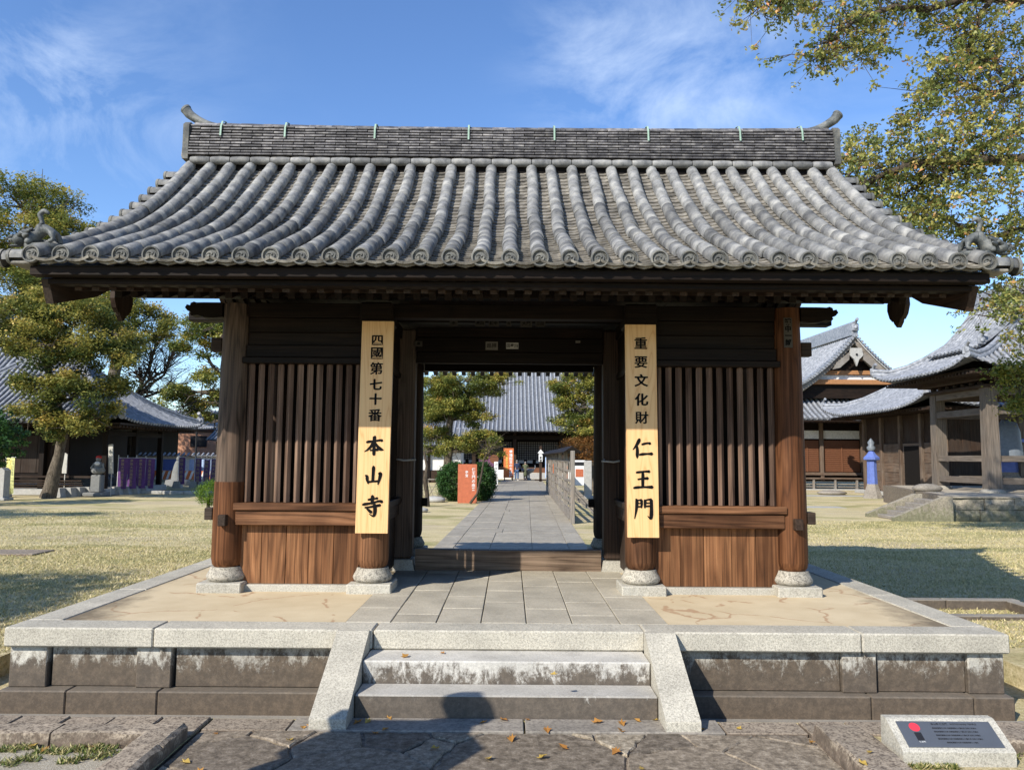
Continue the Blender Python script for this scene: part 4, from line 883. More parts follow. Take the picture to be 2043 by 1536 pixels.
def beast(sx,label,base):
    t=thing('roof_beast',label,'roof figure',base); bx_,by,bz=base
    P=lambda u,v,w:(bx_+sx*u*0.74,by+v,bz+w*0.70)     # u outwards
    # slab cushion
    MB().blob(P(-0.10,0,0.035),(0.21,0.11,0.045)).build('cushion','beast',t)
    vs=[P(-0.16,0,0.30),P(-0.06,0,0.25),P(0.04,0,0.17),P(0.12,-.01,0.14),      # rump -> chest -> neck
        P(-0.21,-.05,0.20),P(-0.25,-.06,0.11),P(-0.19,-.07,0.08),  # hind leg near
        P(-0.21,.05,0.20),P(-0.25,.06,0.11),P(-0.19,.07,0.08),
        P(0.03,-.07,0.10),P(0.07,-.09,0.05),                       # fore legs
        P(0.03,.07,0.10),P(0.07,.09,0.05),
        P(-0.05,0,0.37),P(-0.01,0,0.46),P(-0.07,0,0.52),P(-0.13,0,0.47)]
    ed=[(0,1),(1,2),(2,3),(0,4),(4,5),(5,6),(0,7),(7,8),(8,9),(2,10),(10,11),(2,12),(12,13),(1,14),(14,15),(15,16),(16,17)]
    rr=[.06,.052,.058,.056,.036,.018,.022,.036,.018,.022,.03,.024,.03,.024,.018,.026,.026,.014]
    skin('body',vs,ed,rr,'beast',t,1,1)
    m=MB(); m.blob(P(0.19,-.01,0.125),(0.07,0.07,0.06),None,2); m.blob(P(0.265,-.01,0.115),(0.055,0.045,0.022),None,2)   # skull, upper jaw
    m.blob(P(0.24,-.01,0.045),(0.055,0.036,0.013),None,2)                                            # lower jaw
    m.blob(P(0.335,-.01,0.135),(0.024,0.04,0.02)); m.blob(P(0.26,-.055,0.155),(0.025,0.018,0.018)); m.blob(P(0.26,.04,0.155),(0.025,0.018,0.018))
    for k in (-1,1):
        m.tube([P(0.17,k*.06,0.16),P(0.12,k*.085,0.19),P(0.09,k*.09,0.17)],[.022,.02,.008],7); m.tube([P(0.18,k*.03,0.19),P(0.13,k*.04,0.235),P(0.07,k*.04,0.245)],[.02,.014,.005],7)
    for k in range(4): m.tube([P(0.235+0.03*k,-.05,0.10),P(0.235+0.03*k,-.052,0.075)],[.009,.002],5,False)
    m.build('head','beast',t)
    m=MB()
    for k in range(7):
        a=k/6*PI; m.tube([P(0.11,0,0.16),P(0.07,-.09*math.cos(a),0.15+.10*math.sin(a)),P(0.01,-.12*math.cos(a),0.16+.11*math.sin(a))],[.03,.026,.006],6)
    m.build('mane','beast',t); return t
beast(-1,'crouching grey clay lion with curled tail on the left eave corner','(%s)'%0 if False else (-4.27,6.80,3.70))
beast(1,'crouching grey clay lion with raised horn on the right eave corner',(4.25,6.80,3.70))

# ============================================================ SIGN BOARDS
ST={ # brush strokes: list of (x,y,w) on a 100 grid
'本':[[(10,66,4),(22,70,7),(50,73,5),(80,78,6),(90,76,8)],[(50,99,5),(51,92,9),(50,50,8),(50,8,8),(50,1,3)],[(46,68,7),(34,46,7),(18,30,5),(2,20,1.5)],[(54,68,4),(70,44,8),(84,33,9),(99,29,1.5)],[(30,27,4),(50,28,5),(70,31,8)]],
'山':[[(46,99,4),(51,92,9),(50,60,8),(49,22,8)],[(8,52,3),(18,47,8),(20,30,8),(26,10,4)],[(22,18,6),(50,21,5),(80,23,6)],[(76,60,3),(88,62,9),(84,36,8),(76,6,3)]],
'寺':[[(28,79,4),(40,81,6),(60,84,4),(74,87,7)],[(46,100,5),(51,92,9),(50,75,8),(49,60,6)],[(2,54,3),(14,58,7),(50,64,5),(82,73,6),(97,70,8)],[(14,42,4),(40,45,5),(88,54,7)],[(60,60,6),(64,40,9),(63,14,8),(56,2,5),(36,12,1.5)],[(24,38,4),(36,28,7),(46,20,8)]],
'仁':[[(36,100,4),(33,88,9),(20,64,7),(2,42,1.5)],[(23,62,5),(25,40,8),(24,14,8),(24,0,3)],[(46,68,4),(58,72,6),(78,76,5),(90,74,8)],[(34,16,4),(50,20,7),(78,22,5),(99,22,9)]],
'王':[[(16,86,4),(28,88,6),(62,92,5),(84,92,8)],[(24,52,4),(50,56,5),(76,58,8)],[(50,90,6),(51,70,8),(50,40,8),(50,14,7)],[(2,8,4),(20,12,7),(60,14,5),(98,14,9)]],
'門':[[(12,96,3),(19,90,8),(17,50,7),(8,2,2)],[(18,90,4),(32,93,4),(42,93,7)],[(42,93,7),(43,74,6),(41,56,4)],[(19,76,3),(40,78,3)],[(19,60,4),(41,62,4)],[(56,96,3),(60,88,7),(59,70,6),(58,56,4)],[(60,92,4),(76,96,4),(90,95,8)],[(90,95,8),(91,60,8),(90,20,9),(86,4,6),(72,16,1.5)],[(61,78,3),(88,80,3)],[(61,63,4),(88,65,4)]],
}
def brush(ch,size,pos,parent,tilt=0):
    m=MB(); h=0
    for st in ST[ch]:
        # smooth the centre line
        P=[];n=len(st)
        for i in range(n-1):
            for k in range(5):
                t=k/5; p0=st[max(i-1,0)];p1=st[i];p2=st[i+1];p3=st[min(i+2,n-1)]
                P.append([0.5*((2*p1[j])+(-p0[j]+p2[j])*t+(2*p0[j]-5*p1[j]+4*p2[j]-p3[j])*t*t+(-p0[j]+3*p1[j]-3*p2[j]+p3[j])*t**3) for j in range(3)])
        P.append(list(st[-1])); L=[];Rr=[]
        for i,p in enumerate(P):
            a=P[max(i-1,0)];b=P[min(i+1,len(P)-1)]; d=Vector((b[0]-a[0],b[1]-a[1])).normalized(); nn=Vector((-d.y,d.x)); w=max(0.8,p[2])*0.98
            L.append((p[0]+nn.x*w,p[1]+nn.y*w)); Rr.append((p[0]-nn.x*w,p[1]-nn.y*w))
        e=P[-1]; a=P[-2]; d=Vector((e[0]-a[0],e[1]-a[1])).normalized(); tip=(e[0]+d.x*e[2]*0.8,e[1]+d.y*e[2]*0.8)
        poly=L+[tip]+Rr[::-1]; k=len(L); y0=-0.0035-h; y1=0.0015; h+=0.0003; sc=size/100
        V=lambda q,y:(pos[0]+(q[0]-50)*sc,pos[1]+y,pos[2]+(q[1]-50)*sc); n_=len(poly)
        vs=[V(q,y0) for q in poly]+[V(q,y1) for q in poly]; fs=[(i,(i+1)%n_,n_+(i+1)%n_,n_+i) for i in range(n_)]
        fs+=[(i,i+1,n_-2-i,n_-1-i) for i in range(k-1)]+[(k-1,k,k+1)]; m.add(vs,fs)
    return m.build('carved_character','ink',parent)
def signboard(cx_t,cx_b,z0,z1,w,label,rows):
    t=thing('sign_board',label,'sign',((cx_t+cx_b)/2,8.08,z0))
    sh=(cx_t-cx_b)/(z1-z0)
    poly=[(cx_b-w/2,z0),(cx_b+w/2,z0),(cx_t+w/2,z1),(cx_t-w/2,z1)]
    MB().prism(poly,8.062,8.105,'y').build('board','sign',t)
    MB().box(((cx_t+cx_b)/2-0.06,8.106,z0+0.3),((cx_t+cx_b)/2+0.06,8.135,z0+0.36)).build('batten','brown_x',t); MB().box(((cx_t+cx_b)/2-0.06,8.106,z1-0.36),((cx_t+cx_b)/2+0.06,8.135,z1-0.3)).build('batten','brown_x',t)
    for ch,z,s in rows:
        x=cx_b+sh*(z-z0)
        if ch in ST and s>0.14: brush(ch,s,(x,8.0615,z),t)
        else:
            o=text('carved_character',ch,s,'ink',t,(x,8.0605,z),(PI/2,0,0),0.0016,0.0012); bmm=bmesh.new(); w_=0.0022 if ch in '四國番重要財第' else 0.0042
            for q,(dx,dy) in enumerate(((0,0),(1,0.3),(-1,-0.3),(0.2,0.9),(-0.2,-0.9))):
                o2=o.data.copy(); o2.transform(Matrix.Translation((dx*w_,dy*w_*0.7,0.0002*q))); bmm.from_mesh(o2)
            bmm.to_mesh(o.data); bmm.free(); o.scale=(1.06,1.0,1)
def zrow(py,px=745): return at(px,py,8.06).z
signboard(-1.407,-1.424,1.089,3.298,0.333,'pale cypress board with nine black characters hung left of the passage','')if False else None
L_=[('四',680,.125),('國',706,.135),('第',737,.135),('七',769,.125),('十',798,.125),('番',830,.135),('本',889,.205),('山',949,.20),('寺',1009,.215)]
signboard(-1.407,-1.424,1.089,3.298,0.333,'pale cypress board with nine black characters hung on the pillar left of the passage',[(c,zrow(y),s) for c,y,s in L_])
R_=[('重',687,.135),('要',724,.135),('文',761,.135),('化',799,.135),('財',835,.135),('仁',894,.205),('王',957,.205),('門',1015,.21)]
signboard(1.367,1.381,1.067,3.285,0.325,'pale cypress board with eight black characters hung on the pillar right of the passage',[(c,zrow(y,1280),s) for c,y,s in R_])

# ============================================================ PATH BEHIND THE GATE
def pathx(y): return -1.54+(y-16.6)*0.0216
path=thing_=None
pth=struct('path',MB().prism([(pathx(12.3)-0.02,12.3),(pathx(12.3)+3.19,12.3),(pathx(66)+3.19,66),(pathx(66)-0.02,66)],-0.05,0.006,'z'),'gravel')
rg=random.Random(21); y=12.35; row=0
while y<65.5:
    L=rg.uniform(0.85,1.15); y2=y+L; xa=pathx(y); offs=[0,0.40,1.15,2.02,2.78,3.17] if row%7 else [0,0.40,1.3,2.02,2.78,3.17]
    for i in range(5):
        a,b=offs[i]+0.006,offs[i+1]-0.006; d=(y2-y)*0.0216
        if y<40:
            slab_mb([(xa+a,y+0.006),(xa+b,y+0.006),(xa+b+d,y2-0.006),(xa+a+d,y2-0.006)],0.0,0.022+rg.uniform(-.003,.003),rg,0.001,0.006).build('paving_slab','pathstone',pth)
    if y>=40:
        if y2>64.3 or row%1==0:
            m=MB()
            for i in range(5):
                a,b=offs[i]+0.008,offs[i+1]-0.008; m.box((xa+a,y+0.008,0.0),(xa+b,y2-0.008,0.022+rg.uniform(-.002,.002)))
            m.build('slab_row','pathstone',pth)
    y=y2; row+=1

# ============================================================ ROOF MAKER FOR THE BACKGROUND HALLS
def slope_roof(A,B_,dep,rise,inA,inB,n_in,par,spacing=0.3,r=0.075,a=0.62,up=0.25,mat='fartile',rows='tile_row',nt=5,discs=False,stuff=False,z0=None,limit=9999):
    """one slope: eave from A to B_ (plan), inward unit normal n_in, horizontal depth dep"""
    A=Vector(A); B_=Vector(B_); n=Vector((n_in[0],n_in[1],0)); L=(B_-A).length; e=(B_-A).normalized(); K=max(2,int(L/spacing)); allr=MB(); surf=MB()
    def pt(s,t):
        w=abs(2*s/L-1)**4; z=rise*(a*(t/dep)+(1-a)*(t/dep)**2)+up*w*(1-t/dep)**2*(1 if True else 0)
        p=A+e*s+n*t; return Vector((p.x,p.y,A.z+z))
    def tm(s): 
        v=dep
        if inA>0: v=min(v,s*dep/inA)
        if inB>0: v=min(v,(L-s)*dep/inB)
        return max(v,0.02)
    prevc=None
    for k in range(K+1):
        s=L*k/K; t1=tm(s); col=[pt(s,t1*i/nt) for i in range(nt+1)]
        if prevc: 
            vs=prevc+col; surf.add(vs+[v-Vector((0,0,0.06)) for v in vs],[(i,i+1,nt+2+i,nt+1+i) for i in range(nt)]+[(2*nt+2+i,2*nt+2+i+1,3*nt+4+i,3*nt+3+i) for i in range(nt)])
        prevc=col
        if 0<k<K or True:
            s_=min(max(s,0.05),L-0.05); t1=tm(s_)
            if t1>0.25:
                c2=[pt(s_,t1*i/nt)+Vector((0,0,r*0.35)) for i in range(nt+1)]; c2[0]=c2[0]-n*0.05
                if stuff or k>=limit: allr.tube(c2,r,6)
                else: MB().tube(c2,r,8).build(rows,mat,par)
    surf.build('pan_tiles','fartile_dark',par)
    if allr.v: o=allr.build('tile_rows',mat,par,kind='stuff')
    return pt,tm
def ridge_bar(p,q,w,h,par,mat='fartile',sag=0.0,name='hip_ridge',n=6):
    p=Vector(p);q=Vector(q); d=(q-p); sd=Vector((d.y,-d.x,0)).normalized()*w/2; m=MB(); vs=[]
    for i in range(n+1):
        t=i/n; c=p.lerp(q,t)+Vector((0,0,-sag*math.sin(PI*t)))
        vs+=[c-sd,c+sd,c+sd*0.9+Vector((0,0,h)),c-sd*0.9+Vector((0,0,h))]
    m.add(vs,[(4*i+k,4*i+(k+1)%4,4*i+4+(k+1)%4,4*i+4+k) for i in range(n) for k in range(4)]+[(0,1,2,3),(4*n,4*n+1,4*n+2,4*n+3)])
    m.tube([Vector(vs[4*i+2]).lerp(Vector(vs[4*i+3]),0.5)+Vector((0,0,0.02)) for i in range(n+1)],w*0.36,7); return m.build(name,mat,par)
def finial(p,s,par,mat='fartile'):
    m=MB(); p=Vector(p); m.box((p.x-0.14*s,p.y-0.05*s,p.z),(p.x+0.14*s,p.y+0.05*s,p.z+0.30*s),0.03*s); m.tube([p+Vector((0,0,0.3*s)),p+Vector((0,-0.10*s,0.40*s)),p+Vector((0,-0.22*s,0.45*s))],[0.07*s,0.06*s,0.07*s],8)
    m.blob(p+Vector((0,-0.06*s,0.14*s)),(0.09*s,0.05*s,0.09*s)); return m.build('ridge_ornament',mat,par)
def hip_curve(pt,tm,L,side,dep,n=6,h=0.02):
    out=[]
    for i in range(n+1):
        s=(dep*i/n) if side=='A' else L-(dep*i/n); t=tm(max(s,0.0)); out.append(pt(s,min(t,dep))+Vector((0,0,h)))
    return out
def hip_bar(pts,w,h,par,mat='fartile'):
    m=MB(); 
    for off,rr in ((0.0,w*0.5),(h,w*0.38)): m.tube([p+Vector((0,0,off)) for p in pts],rr,8)
    return m.build('hip_ridge',mat,par)
def hip_roof(x0,x1,y0,y1,z,rise,par,ridge='y',up=0.25,spacing=0.3,stuff=(0,0,0,0),a=0.6,nt=6,inset=None,r=0.075,limit=9999):
    """hipped roof; returns ridge ends. inset: hip run (defaults half the short side)"""
    d=inset or min(x1-x0,y1-y0)/2
    dx=(x1-x0)/2; dy=(y1-y0)/2
    if ridge=='y':   # side slopes run full depth dx, end slopes depth d
        kw=dict(spacing=spacing,up=up,a=a,nt=nt,r=r,limit=limit)
        f=slope_roof((x0,y0,z),(x1,y0,z),d,rise,dx,dx,(0,1),par,stuff=stuff[0],**kw); g=slope_roof((x1,y0,z),(x1,y1,z),dx,rise,d,d,(-1,0),par,stuff=stuff[1],**kw)
        h=slope_roof((x1,y1,z),(x0,y1,z),d,rise,dx,dx,(0,-1),par,stuff=True,**{**kw,'spacing':max(spacing,0.5)}); l=slope_roof((x0,y1,z),(x0,y0,z),dx,rise,d,d,(1,0),par,stuff=stuff[3],**kw)
        e0=((x0+x1)/2,y0+d,z+rise); e1=((x0+x1)/2,y1-d,z+rise)
    else:
        kw=dict(spacing=spacing,up=up,a=a,nt=nt,r=r,limit=limit)
        f=slope_roof((x0,y0,z),(x1,y0,z),dy,rise,d,d,(0,1),par,stuff=stuff[0],**kw); g=slope_roof((x1,y0,z),(x1,y1,z),d,rise,dy,dy,(-1,0),par,stuff=stuff[1],**kw)
        h=slope_roof((x1,y1,z),(x0,y1,z),dy,rise,d,d,(0,-1),par,stuff=True,**{**kw,'spacing':max(spacing,0.5)}); l=slope_roof((x0,y1,z),(x0,y0,z),d,rise,dy,dy,(1,0),par,stuff=stuff[3],**kw)
        e0=(x0+d,(y0+y1)/2,z+rise); e1=(x1-d,(y0+y1)/2,z+rise)
    for (pt,tm),L,dd,rn in ((f,x1-x0,None,1),(h,x1-x0,None,1)):
        run=dx if ridge=='y' else d
        for side in 'AB': hip_bar(hip_curve(pt,tm,L,side,run),0.26,0.16,par)
    return e0,e1
def eaves_under(x0,x1,y0,y1,z,par,ov=1.3,n=0.35):
    B('soffit',(x0+0.15,y0+0.15,z-0.13),(x1-0.15,y1-0.15,z-0.08),'dark_x',par,0)
    B('fascia_board',(x0+0.1,y0+0.1,z-0.10),(x1-0.1,y0+0.16,z-0.02),'mid_x',par,0); B('fascia_board',(x0+0.1,y0+0.17,z-0.10),(x0+0.16,y1-0.1,z-0.02),'mid_y',par,0); B('fascia_board',(x1-0.16,y0+0.17,z-0.10),(x1-0.1,y1-0.1,z-0.02),'mid_y',par,0)
def rafters_far(x0,x1,y0,y1,z,par,sides='F',step=0.35):
    mx_=MB().box((-0.04,0,-0.04),(0.04,1.3,0.04)).mesh('rafter','mid_y'); my_=MB().box((0,-0.04,-0.04),(1.3,0.04,0.04)).mesh('rafter','mid_x')
    if 'F' in sides:
        x=x0+0.3
        while x<x1-0.2: link('rafter',mx_,(x,y0+0.2,z-0.18),par); x+=step
    if 'L' in sides:
        y=y0+0.3
        while y<y1-0.2: link('rafter',my_,(x0+0.2,y,z-0.18),par); y+=step
    if 'R' in sides:
        y=y0+0.3
        while y<y1-0.2: link('rafter',my_,(x1-1.5,y,z-0.18),par); y+=step

# ---- main hall at the end of the path
mh=thing('main_hall','broad main hall with tall grey roof and lattice doors ending the path','hall',(3.0,74,0))
e0,e1=hip_roof(-9.5,15.5,66.5,84,4.15,6.1,mh,ridge='x',up=0.35,spacing=0.36,stuff=(True,True,True,True),inset=8.2,a=0.62,r=0.09)
ridge_bar((e0[0]-0.2,e0[1],e0[2]-0.05),(e1[0]+0.2,e1[1],e1[2]-0.05),0.45,0.75,mh,name='main_ridge')
eaves_under(-9.5,15.5,66.5,84,4.15,mh); rafters_far(-9.5,15.5,66.5,84,4.15,mh,'F',0.6)
B('plinth',(-8,68,0),(14,82,0.55),'granite_grey',mh,0.03); B('wall',(-7.3,70.5,0.55),(13.3,81,4.0),'dark_z',mh,0)
xc=[-7.3,-3.2,0.4,4.6,8.6,13.3]
for x in xc: B('column',(x-0.17,68.7,0.55),(x+0.17,69.04,4.0),'mid_z',mh,0.03); B('column',(x-0.17,70.2,0.55),(x+0.17,70.48,4.0),'mid_z',mh,0.03)
B('head_beam',(-7.6,68.66,3.45),(13.6,69.08,3.8),'dark_x',mh,0)
for a,b in zip(xc[:-1],xc[1:]):
    d=B('lattice_door',(a+0.2,70.40,1.6),(b-0.2,70.44,3.35),'void',mh,0)
    nx=int((b-a-0.5)/0.2); nz=8; m=MB()
    cw=(b-a-0.5)/nx
    for i in range(nx):
        for j in range(nz): m.box((a+0.25+i*cw+0.03,70.37,1.65+j*0.205+0.03),(a+0.25+(i+1)*cw-0.03,70.395,1.65+(j+1)*0.205-0.03))
    m.build('lattice_panes','darkpaper2',d)
    for i in range(int((b-a)/0.8)): B('pinned_notice',(a+0.35+i*0.8,70.30,1.35),(a+0.85+i*0.8,70.33,1.62),'paper',mh,0)
B('veranda',(-7.6,68.9,0.9),(13.6,70.1,1.0),'mid_x',mh,0.02)
B('offering_box',(1.2,68.1,0.1),(3.6,68.6,0.95),'redwood',mh,0.02)
for k in range(4): B('stone_step',(0.2,67.9-0.35*k-0.35,0),(4.6,67.9-0.35*k,0.5-0.12*k),'palestone',mh,0.02)
B('low_wall',(-3.0,67.0,0),(0.1,67.15,0.8),'plaster',mh,0); B('low_wall',(4.7,67.0,0),(8.0,67.15,0.8),'plaster',mh,0)

# ---- left hall, half hidden behind the trees
hl=thing('side_hall','low dark timber hall with sweeping grey roof behind the purple banners','hall',(-21.5,38,0))
LX0,LX1,LY0,LY1=-28.5,-17.0,33.8,42.6
hip_roof(LX0,LX1,LY0,LY1,3.28,3.1,hl,ridge='x',up=0.22,spacing=0.27,stuff=(False,False,True,True),a=0.62)
ridge_bar((LX0+4.4,38.2,6.35),(LX1-4.4,38.2,6.35),0.35,0.5,hl,name='main_ridge')
eaves_under(LX0,LX1,LY0,LY1,3.28,hl); rafters_far(LX0,LX1,LY0,LY1,3.28,hl,'FR',0.32)
for c in ((-17.05,33.85,3.55),(-17.05,42.5,3.55)): finial(c,1.3,hl)
B('stone_base',(-27.2,35.1,0),(-18.2,41.3,0.30),'palestone',hl,0.03)
B('wall',(-26.8,35.6,0.9),(-20.2,40.9,3.1),'dark_z',hl,0)
for x,y in ((-18.5,35.5),(-18.5,38.2),(-18.5,41.0),(-21.3,35.4),(-24.0,35.4),(-26.8,35.4)): B('column',(x-0.12,y-0.12,0.3),(x+0.12,y+0.12,3.12),'dark_z',hl,0.02)
B('head_beam',(-18.6,35.3,2.75),(-18.4,41.2,2.95),'dark_y',hl,0); B('head_beam',(-27,35.3,2.75),(-18.61,35.5,2.95),'dark_x',hl,0)
for k in range(9): B('wall_board',(-26.7+k*0.72,35.56,1.0),(-26.7+k*0.72+0.70,35.598,2.7),'mid_z',hl,0)
B('veranda',(-27.1,35.2,0.78),(-18.9,35.6,0.88),'mid_x',hl,0.01)
for k in range(4): B('step_rail',(-26.6,35.05-0.06*k,0.35+0.1*k),(-19.2,35.12-0.06*k,0.40+0.1*k),'mid_x',hl,0)
# big hall further left
h2=thing('great_hall','large hall roof with steep grey tiles at the far left edge','hall',(-36,53,0))
hip_roof(-50,-25.0,44.5,66,3.9,8.6,h2,ridge='y',up=0.3,spacing=0.36,stuff=(False,True,True,True),a=0.5,r=0.1)
ridge_bar((-37.5,57,12.4),(-37.5,54,12.4),0.5,0.7,h2,name='main_ridge')
B('wall',(-48,47,0),(-27,63,3.8),'dark_z',h2,0); eaves_under(-50,-25,44.5,66,3.9,h2)
for k in range(8): B('column',(-47.8+k*2.9,46.4,0),(-47.5+k*2.9,46.7,3.8),'mid_z',h2,0.02)
# far ochre house, its dark roofs and the tiled boundary wall
fh=thing('ochre_house','distant house with ochre upper wall and grey tile roof behind the left hall','house',(-31,74,0))
B('wall',(-34.0,71,0),(-27,78,4.2),'wallorange',fh,0); 
slope_roof((-34.4,70.6,4.2),(-26.6,70.6,4.2),3.8,1.9,0,0,(0,1),fh,spacing=0.36,up=0,stuff=True,r=0.09); slope_roof((-26.6,78.2,4.2),(-34.4,78.2,4.2),3.8,1.9,0,0,(0,-1),fh,spacing=0.5,up=0,stuff=True)
B('dark_window',(-29.3,70.94,2.6),(-27.8,70.99,3.6),'black',fh,0)
fh2=thing('dark_roofed_house','distant low house with dark grey roof just left of the gate column','house',(-25,66,0))
B('wall',(-24.3,64,0),(-18,69,3.0),'dark_x',fh2,0); slope_roof((-24.9,63.4,3.1),(-17.4,63.4,3.1),3.3,1.7,0,0,(0,1),fh2,spacing=0.34,up=0,stuff=True,r=0.08); slope_roof((-17.4,69.6,3.1),(-24.9,69.6,3.1),3.3,1.7,0,0,(0,-1),fh2,spacing=0.5,up=0,stuff=True)
B('window',(-23.5,63.95,1.2),(-22.2,63.99,2.1),'plaster',fh2,0)
bw=thing('boundary_wall','long white wall with blue panels and little tiled coping left of the gate','wall',(-26,56,0))
B('wall',(-33,56,0.1),(-17,56.2,1.75),'plaster',bw,0)
for k in range(8): B('blue_panel',(-32.6+k*1.9,55.95,0.75),(-31.0+k*1.9,55.99,1.55),'paleblue' if k%2 else 'blue',bw,0)
m=MB(); 
for k in range(46): m.tube([(-33+k*0.35,55.7,1.78),(-33+k*0.35,56.1,1.98)],0.08,6)
B('coping',(-33.1,55.75,1.76),(-16.9,56.45,1.85),'fartile_dark',bw,0); m.build('coping_tiles','fartile',bw,kind='stuff')
bb=thing('striped_barrier','orange and white striped low barrier before the white boundary wall','barrier',(-24,54.5,0))
B('rail',(-29,54.5,0.15),(-18.5,54.55,0.75),'orange',bb,0)
for k in range(26): 
    x=-28.9+k*0.4; MB().prism([(x,0.16),(x+0.16,0.16),(x+0.36,0.74),(x+0.2,0.74)],54.47,54.499,'y').build('stripe','white',bb)
for k in range(6): B('leg',(-28.8+k*2.0,54.5,0),(-28.7+k*2.0,54.6,0.15),'steel',bb,0)

# ---- bell tower on its stone platform (right)
bt=thing('bell_tower','open timber bell tower with upswept grey tile roof on the right','bell tower',(18.9,29.4,0.76))
BZ=0.76
bp=thing('bell_tower_platform','mossy stone platform with a flight of worn steps under the bell tower','platform',(18,29,0))
MB().prism([(13.72,24.5),(25.5,24.5),(25.5,35.2),(16.9,35.2)],0,BZ-0.012,'z').build('core','flag',bp)
rg=random.Random(8)
for (z0,z1,n) in ((0.0,0.36,11),(0.362,0.70,12)):
    x=13.75
    for k in range(n):
        L=11.8/n*rg.uniform(0.75,1.25); 
        if x+L>25.6: L=25.6-x
        if L<0.1: break
        vs=[(x+0.01,24.36),(x+L-0.01,24.36)]; d=rg.uniform(-.03,.03)
        rough_box((x+0.008,24.30+d,z0+0.004),(x+L-0.008,24.6,z1-0.004),rg,0.03,0.2).build('wall_stone','moss_stone',bp); x+=L
for k in range(8): B('edge_stone',(13.7+k*1.5,24.28,0.702),(13.7+k*1.5+1.49,24.95,BZ),'moss_stone',bp,0.02)
MB().prism([(14.1,24.96),(25.5,24.96),(25.5,35.1),(17.2,35.1)],BZ-0.05,BZ-0.006,'z').build('earth_top','earth_plain',bp)
for k in range(5): B('stone_step',(12.15+0.30*k,24.2,0),(13.68,25.75,0.13*(k+1)-0.012),'stepstone',bp,0.02)
for y in (24.02,25.80): MB().prism([(11.85,0),(13.68,0),(13.68,BZ+0.02),(13.45,BZ+0.02),(11.85,0.12)],y,y+0.2,'y').build('cheek_stone','moss_stone',bp)
cx4=[(17.15,27.6),(17.25,31.1),(20.6,27.6),(20.6,31.1)]
for x,y in cx4:
    MB().prism([(x-0.24,BZ+0.12),(x+0.24,BZ+0.12),(x+0.19,4.55),(x-0.19,4.55)],y-0.2,y+0.2,'y').build('column','post_z',bt)
    MB().lathe([(0.40,BZ-0.02),(0.42,BZ+0.04),(0.34,BZ+0.1),(0.28,BZ+0.13)],(x,y,0),20).build('base_stone','basestone',bt)
for (x,y),(x2,y2),ax in ((cx4[0],cx4[1],'y'),(cx4[2],cx4[3],'y'),(cx4[0],cx4[2],'x'),(cx4[1],cx4[3],'x')):
    for z0,z1 in ((1.05,1.28),(1.85,2.07),(3.55,3.8),(4.25,4.5)):
        if ax=='y': B('tie_beam',(x-0.07,y+0.2,z0),(x+0.07,y2-0.2,z1),'post_y',bt,0.01)
        else: B('tie_beam',(x+0.24,y-0.07,z0),(x2-0.24,y+0.07,z1),'post_x',bt,0.01)
for k in range(7):
    for (a,b,c,d) in (((17.0,27.9+k*0.5),0,0,0),):
        MB().blob((17.0,27.75+k*0.52,4.68),(0.13,0.11,0.1)).build('bracket','mid_x',bt); MB().blob((17.3+k*0.52,27.45,4.68),(0.11,0.13,0.1)).build('bracket','mid_x',bt)
B('frieze',(16.85,27.3,4.5),(20.9,31.4,4.62),'mid_x',bt,0.02); B('frieze',(16.7,27.15,4.76),(21.05,31.55,4.92),'mid_x',bt,0.02)
MB().lathe([(0.5,2.0),(0.52,2.1),(0.48,2.5),(0.45,3.0),(0.36,3.3),(0.1,3.42)],(18.9,29.4,0),24).build('bronze_bell','steel',bt)
BX0,BX1,BY0,BY1=15.45,22.3,25.9,32.8; bz=5.05
hip_roof(BX0,BX1,BY0,BY1,bz,2.3,bt,ridge='y',up=0.42,spacing=0.25,stuff=(False,True,True,False),a=0.45,nt=8,inset=2.3,r=0.065)
eaves_under(BX0+0.35,BX1-0.35,BY0+0.35,BY1-0.35,bz+0.02,bt); rafters_far(BX0+0.15,BX1-0.15,BY0+0.15,BY1-0.15,bz+0.05,bt,'FL',0.22)
# upper gabled part
gz=bz+0.95
slope_roof((BX0+1.55,BY0+1.7,gz),(BX0+1.55,BY1-1.7,gz),(BX1-BX0)/2-1.55,2.0,0,0,(1,0),bt,spacing=0.25,up=0.0,a=0.55,r=0.065); slope_roof((BX1-1.55,BY1-1.7,gz),(BX1-1.55,BY0+1.7,gz),(BX1-BX0)/2-1.55,2.0,0,0,(-1,0),bt,spacing=0.25,up=0.0,a=0.55,stuff=True)
cxr=(BX0+BX1)/2
ridge_bar((cxr,BY0+1.6,gz+1.95),(cxr,BY1-1.6,gz+1.95),0.34,0.5,bt,name='main_ridge'); finial((cxr,BY0+1.6,gz+2.1),1.6,bt); finial((cxr,BY1-1.6,gz+2.1),1.4,bt)
MB().prism([(BX0+1.9,gz),(BX1-1.9,gz),(cxr,gz+1.7)],BY0+2.0,BY0+2.1,'y').build('gable_wall','plaster',bt)
for s in (-1,1):
    ridge_bar((cxr+s*0.1,BY0+1.72,gz+1.9),(cxr+s*1.9,BY0+1.72,gz+0.05),0.26,0.18,bt,sag=0.22,name='gable_ridge')
finial((BX0+1.5,BY0+1.6,gz+0.05),1.0,bt)
for c in ((BX0+0.05,BY0+0.1,bz+0.42),(BX1-0.05,BY0+0.1,bz+0.42),(BX0+0.05,BY1-0.05,bz+0.42)): finial(c,1.0,bt)

